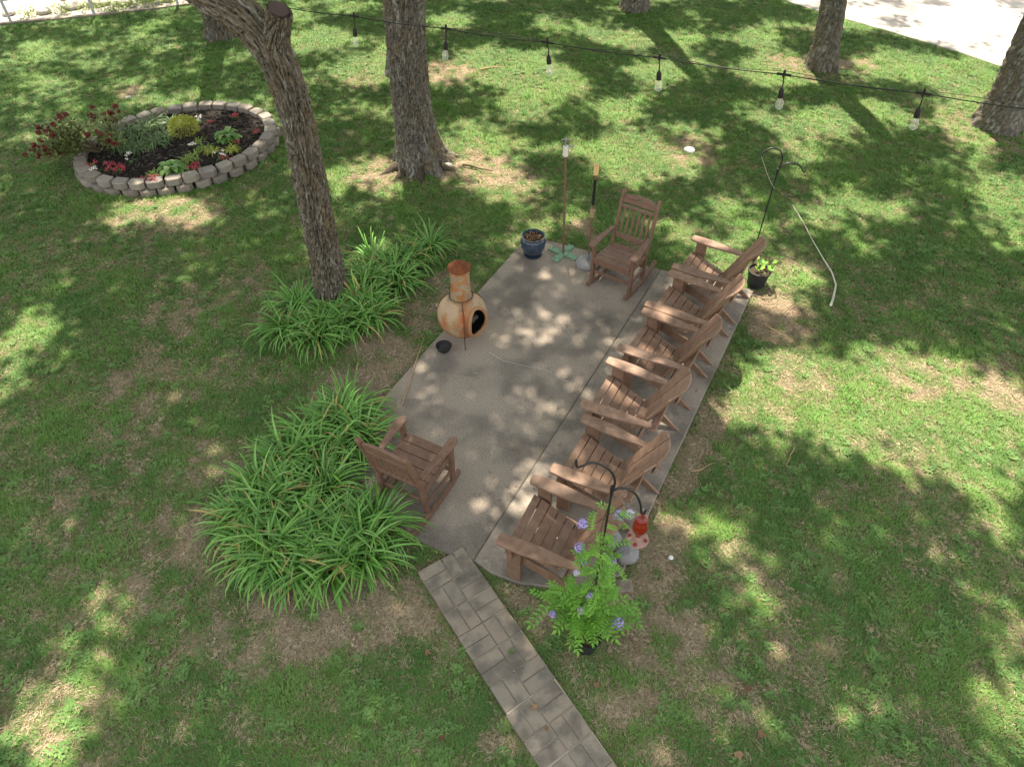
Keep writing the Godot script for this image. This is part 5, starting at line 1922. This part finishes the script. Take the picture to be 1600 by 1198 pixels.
# ------------------------------------------------------------------ fallen leaves, sticks
func build_litter() -> void:
	var fl := [-0.68, -2.35, 0.05, "curled brown leaf in the grass beside the paved path", 1.79, -2.05, 0.055, "brown leaf in the foreground grass below the potted wisteria", 0.18, -1.92, 0.05, "tan curled leaf lying on the path pavers", 0.63, -2.08, 0.045, "small brown leaf right of the path", -0.51, -1.74, 0.045, "brown leaf left of the path near the bottom edge", 1.6, -1.63, 0.06, "orange-brown leaf near the bottom edge of the lawn", 1.78, -1.75, 0.055, "broad dead leaf beside another near the bottom edge", 1.79, -3.87, 0.07, "fresh green leaf lying on the lawn behind the chairs", 0.0, -2.37, 0.035, "small green leaf lying on the path", 0.25, -1.8, 0.035, "tiny brown leaf on the path near the bottom"]
	for i in range(0, fl.size(), 4):
		var q := MB.new()
		for k in 3:
			var a := (k - 1) * 0.7
			q.leaf(Vector3(0, 0.004, 0), Vector3(cos(a), 0.12, sin(a)).normalized(), Vector3(0, 1, 0), fl[i + 2] * (1.2 if k == 1 else 0.85), fl[i + 2] * 0.6)
		var green: bool = "green" in fl[i + 3]
		var o := piece("fallen_leaf", q, M.hosta if green else M.litter[(i / 4) % 3], null, Transform3D(Basis(Vector3.UP, rr(0, TAU)), Vector3(fl[i], 0.012, fl[i + 1])))
		tag(o, fl[i + 3], "leaf", "fallen leaves")
	var sk := [1.72, -4.1, 1.95, -4.2, 0.006, "pale stick on the litter beside the patio edge", 3.76, -2.3, 3.64, -2.1, 0.005, "thin stick in the lower right lawn", 2.77, -4.4, 2.64, -4.15, 0.006, "dark twig in the shaded lawn behind the chairs", 3.6, -4.25, 3.95, -4.45, 0.006, "thin pale stick at the edge of the sunlit lawn", -1.15, -4.95, -1.0, -6.0, 0.007, "long stick lying along the patio's left edge", -0.75, -9.9, -0.3, -9.7, 0.016, "dead branch piece on bare soil beside the thick tree", -0.5, -9.5, -0.45, -9.3, 0.01, "short stick on bare soil below the thick tree", -2.66, -2.75, -2.64, -2.95, 0.004, "thin twig in the lower left lawn", 2.95, -6.2, 3.2, -5.95, 0.008, "bent twig on bare soil by the patio corner", 3.4, -6.6, 3.15, -6.35, 0.006, "forked twig on bare soil near the nursery pot", -0.6, -13.4, -0.2, -13.5, 0.015, "dead branch lying on bare ground beyond the thick tree"]
	for i in range(0, sk.size(), 6):
		var q := MB.new()
		var a := Vector3(sk[i], 0.0, sk[i + 1])
		var b := Vector3(sk[i + 2], 0.0, sk[i + 3])
		var pts := PackedVector3Array()
		for k in 6:
			pts.append(a.lerp(b, k / 5.0) + Vector3(rr(-0.015, 0.015), 0.01 + rr(0, 0.012), rr(-0.015, 0.015)))
		q.tube(pts, F([sk[i + 4], sk[i + 4], sk[i + 4] * 0.8, sk[i + 4] * 0.7, sk[i + 4] * 0.6, sk[i + 4] * 0.4]), 6)
		tag(piece("stick", q, M.stem if i % 4 else M.rope), sk[i + 5], "stick", "sticks on the ground")
	# leaf stems on the third chair's seat
	var q := MB.new()
	for k in 5:
		var p := Vector3(1.72 + rr(-0.02, 0.02), 0.31, -5.36 + rr(-0.04, 0.04))
		q.tube(PackedVector3Array([p, p + Vector3(rr(-0.02, 0.02), 0.02, rr(-0.07, 0.07))]), F([0.003, 0.002]), 5)
	tag(piece("leaf_stems", q, M.rope), "dry leaf stems lodged on the third chair's seat", "stems")

# ------------------------------------------------------------------ lawn
func build_grass() -> void:
	# tufts of short blades
	var tufts := []
	for v in 5:
		var q := MB.new()
		q.use_c = true
		for k in 16:
			var a := rr(0, TAU)
			var r := 0.042 * sqrt(rng.randf())
			var base := Vector3(cos(a) * r, -0.004, sin(a) * r)
			var dir := rr(0, TAU)
			var l := rr(0.02, 0.05)
			var w := rr(0.0024, 0.0042)
			var lean := rr(0.35, 1.25)
			var out := Vector3(cos(dir), 0, sin(dir))
			var s := Vector3(-sin(dir), 0, cos(dir)) * w * 0.5
			var mid := base + (out * sin(lean * 0.6) + Vector3.UP * cos(lean * 0.6)) * l * 0.55
			var tip := mid + (out * sin(lean) + Vector3.UP * cos(lean)) * l * 0.5
			var br := rr(0.75, 1.2)
			q.col = Color(br, br, br * rr(0.8, 1.1))
			var nr := (Vector3.UP + out * -0.5).normalized()
			q.t3(base - s, base + s, mid + s * 0.9, nr, nr, nr)
			q.t3(base - s, mid + s * 0.9, mid - s * 0.9, nr, nr, nr)
			q.t3(mid - s * 0.9, mid + s * 0.9, tip, nr, nr, nr)
		tufts.append(q)
	var thatch := []
	for v in 3:
		var q := MB.new()
		q.use_c = true
		for k in 10:
			var p := Vector3(rr(-0.05, 0.05), rr(0.001, 0.012), rr(-0.05, 0.05))
			var a := rr(0, TAU)
			var d := Vector3(cos(a), rr(-0.1, 0.25), sin(a)) * rr(0.015, 0.04)
			var s := Vector3(-sin(a), 0, cos(a)) * rr(0.0012, 0.0025)
			var br := rr(0.6, 1.25)
			q.col = Color(br, br, br)
			q.t3(p - s, p + s, p + d, Vector3.UP, Vector3.UP, Vector3.UP)
			q.t3(p - s, p + d, p + d - s * 1.5, Vector3.UP, Vector3.UP, Vector3.UP)
		thatch.append(q)
	var gt := [[], [], [], [], []]
	var gc := [[], [], [], [], []]
	var st := [[], [], []]
	var sc := [[], [], []]
	var zz := -18.8
	while zz < -0.6:
		# what the frame can show at this distance, with a margin for a step aside
		var half := 1.4 + 0.66 * (-zz) + 1.6
		var dens := 1700.0 if zz > -5.0 else (1250.0 if zz > -9.0 else 800.0)
		var n := int(half * 2.0 * 0.2 * dens)
		for i in n:
			var x := rr(-half, half)
			var z := zz + rr(0, 0.2)
			var p := Vector2(x, z)
			if blocked(p) or not on_lawn(p):
				continue
			var b := bareness(x, z)
			var u := rng.randf()
			var y := gy(x, z)
			var far := 1.0 if zz > -5.0 else (1.05 if zz > -9.0 else 1.12)
			if u > b * 1.0:
				var k := rng.randi() % 5
				var tn: float = nz.tone.get_noise_2d(x, z)
				var s := rr(0.75, 1.3) * far * (1.0 - 0.35 * b)
				if tn > 0.25 and nz.small.get_noise_2d(x * 0.6, z * 0.6) > 0.15:
					s *= 1.35
				gt[k].append(Transform3D(Basis(Vector3.UP, rr(0, TAU)).scaled(Vector3(s, s * rr(0.8, 1.2), s)), Vector3(x, y, z)))
				var c := Color(0.09, 0.215, 0.046).lerp(Color(0.155, 0.298, 0.062), clampf(0.5 + tn * 1.1 + rr(-0.25, 0.25), 0, 1))
				c = c.lerp(Color(0.27, 0.26, 0.12), clampf(b * 0.45 + rr(-0.2, 0.12), 0, 0.6))
				gc[k].append(c)
			if u < b * 0.75 + 0.06:
				var k := rng.randi() % 3
				st[k].append(Transform3D(Basis(Vector3.UP, rr(0, TAU)).scaled(Vector3.ONE * rr(0.7, 1.3) * far), Vector3(x, y, z)))
				sc[k].append(Color(0.34, 0.27, 0.17).lerp(Color(0.5, 0.41, 0.27), rng.randf()) * rr(0.6, 1.1))
		zz += 0.2
	for poly in [slab_main, slab_strip]:
		for i in poly.size():
			var a: Vector2 = poly[i]
			var b: Vector2 = poly[(i + 1) % poly.size()]
			for k in int(a.distance_to(b) * 150.0):
				var p := a.lerp(b, rng.randf()) + Vector2(rr(-0.05, 0.05), rr(-0.05, 0.05))
				if blocked(p) or nz.small.get_noise_2d(p.x * 1.5, p.y * 1.5) < -0.05:
					continue
				var kk := rng.randi() % 5
				var sz := rr(0.8, 1.5)
				gt[kk].append(Transform3D(Basis(Vector3.UP, rr(0, TAU)).scaled(Vector3.ONE * sz), Vector3(p.x, gy(p.x, p.y), p.y)))
				gc[kk].append(Color(0.1, 0.2, 0.045).lerp(Color(0.24, 0.24, 0.1), rng.randf()))
	for k in 700:
		var u := rr(0.05, 3.1)
		var side := (PATH_W * 0.5 + rr(-0.012, 0.03)) * (1.0 if k % 2 else -1.0)
		var p := PATH_A + PATH_D * u + Vector2(-PATH_D.y, PATH_D.x) * side
		if nz.small.get_noise_2d(p.x * 2.0, p.y * 2.0) < -0.1:
			continue
		var kk := rng.randi() % 5
		gt[kk].append(Transform3D(Basis(Vector3.UP, rr(0, TAU)).scaled(Vector3.ONE * rr(0.8, 1.4)), Vector3(p.x, gy(p.x, p.y) + 0.004, p.y)))
		gc[kk].append(Color(0.1, 0.2, 0.045).lerp(Color(0.24, 0.24, 0.1), rng.randf()))
	# crumbs of dead leaf on bare soil, broadleaf weeds in the turf
	var crumb := MB.new()
	crumb.use_c = true
	for k in 3:
		var b := rr(0.7, 1.2)
		crumb.col = Color(b, b, b)
		crumb.leaf(Vector3(rr(-0.03, 0.03), 0.006, rr(-0.03, 0.03)), Vector3(rr(-1, 1), 0.1, rr(-1, 1)).normalized(), Vector3(rr(-0.4, 0.4), 1, rr(-0.4, 0.4)).normalized(), rr(0.018, 0.03), rr(0.009, 0.016))
	var weed := MB.new()
	weed.use_c = true
	for k in 9:
		var b := rr(0.8, 1.15)
		weed.col = Color(b, b, b)
		var a := k * 2.4
		weed.leaf(Vector3(cos(a), 0.3, sin(a)) * 0.008, Vector3(cos(a), 0.35, sin(a)).normalized(), Vector3.UP, rr(0.025, 0.05), rr(0.014, 0.022))
	var ct := []
	var cc := []
	var wt := []
	var wc := []
	for i in 30000:
		var z := -rr(0.8, 1.0) if i % 50 == 0 else -(1.2 + 13.0 * pow(rng.randf(), 1.4))
		var half := 3.0 + 0.66 * (-z)
		var x := rr(-half, half)
		var p := Vector2(x, z)
		if blocked(p) or not on_lawn(p):
			continue
		var b := bareness(x, z)
		if rng.randf() < b * b * 0.8:
			ct.append(Transform3D(Basis(Vector3.UP, rr(0, TAU)).scaled(Vector3.ONE * rr(0.6, 1.4)), Vector3(x, gy(x, z), z)))
			cc.append(Color(0.28, 0.19, 0.11).lerp(Color(0.5, 0.42, 0.32), rng.randf()) * rr(0.5, 1.1))
		elif b < 0.5 and nz.small.get_noise_2d(x * 0.5 + 40.0, z * 0.5) > 0.12 and rng.randf() < 0.5:
			wt.append(Transform3D(Basis(Vector3.UP, rr(0, TAU)).scaled(Vector3.ONE * rr(0.6, 1.3)), Vector3(x, gy(x, z) + 0.01, z)))
			wc.append(Color(0.1, 0.2, 0.05).lerp(Color(0.16, 0.27, 0.075), rng.randf()))
	for i in 260:
		var edge: PackedVector2Array = slab_strip if i % 2 else slab_main
		var k := rng.randi() % edge.size()
		var mid := Vector2(0.6, -5.3)
		var p := edge[k].lerp(edge[(k + 1) % edge.size()], rng.randf()).lerp(mid, 0.02 + 0.9 * pow(rng.randf(), 3.0))
		if inside(p, slab_main) or inside(p, slab_strip):
			ct.append(Transform3D(Basis(Vector3.UP, rr(0, TAU)).scaled(Vector3.ONE * rr(0.3, 0.8)), Vector3(p.x, 0.0035, p.y)))
			cc.append(Color(0.22, 0.15, 0.09).lerp(Color(0.45, 0.38, 0.28), rng.randf()) * rr(0.4, 1.0))
	multi("leaf_litter", crumb, M.straw, ct, cc, "brown leaf crumbs scattered over the bare soil and slab edges", "leaf litter")
	multi("lawn_weeds", weed, M.grass, wt, wc, "small broadleaf weeds growing through the lawn", "weeds")
	var total := 0
	for k in 5:
		multi("lawn_grass", tufts[k], M.grass, gt[k], gc[k], "short patchy green lawn grass", "grass")
		total += gt[k].size()
	for k in 3:
		multi("dry_thatch", thatch[k], M.straw, st[k], sc[k], "dry straw-coloured thatch in the thin parts of the lawn", "thatch")
		total += st[k].size()
	print("lawn copies ", total)

func multi(called: String, q: MB, m: Material, where: Array, cols: Array, label: String, category: String) -> void:
	if where.is_empty():
		return
	var mm := MultiMesh.new()
	mm.transform_format = MultiMesh.TRANSFORM_3D
	mm.use_colors = true
	mm.mesh = q.mesh(m)
	mm.instance_count = where.size()
	for i in where.size():
		mm.set_instance_transform(i, where[i])
		mm.set_instance_color(i, cols[i])
	var mi := MultiMeshInstance3D.new()
	mi.name = numbered(called)
	mi.multimesh = mm
	add_child(mi)
	tag(mi, label, category, "", "stuff")
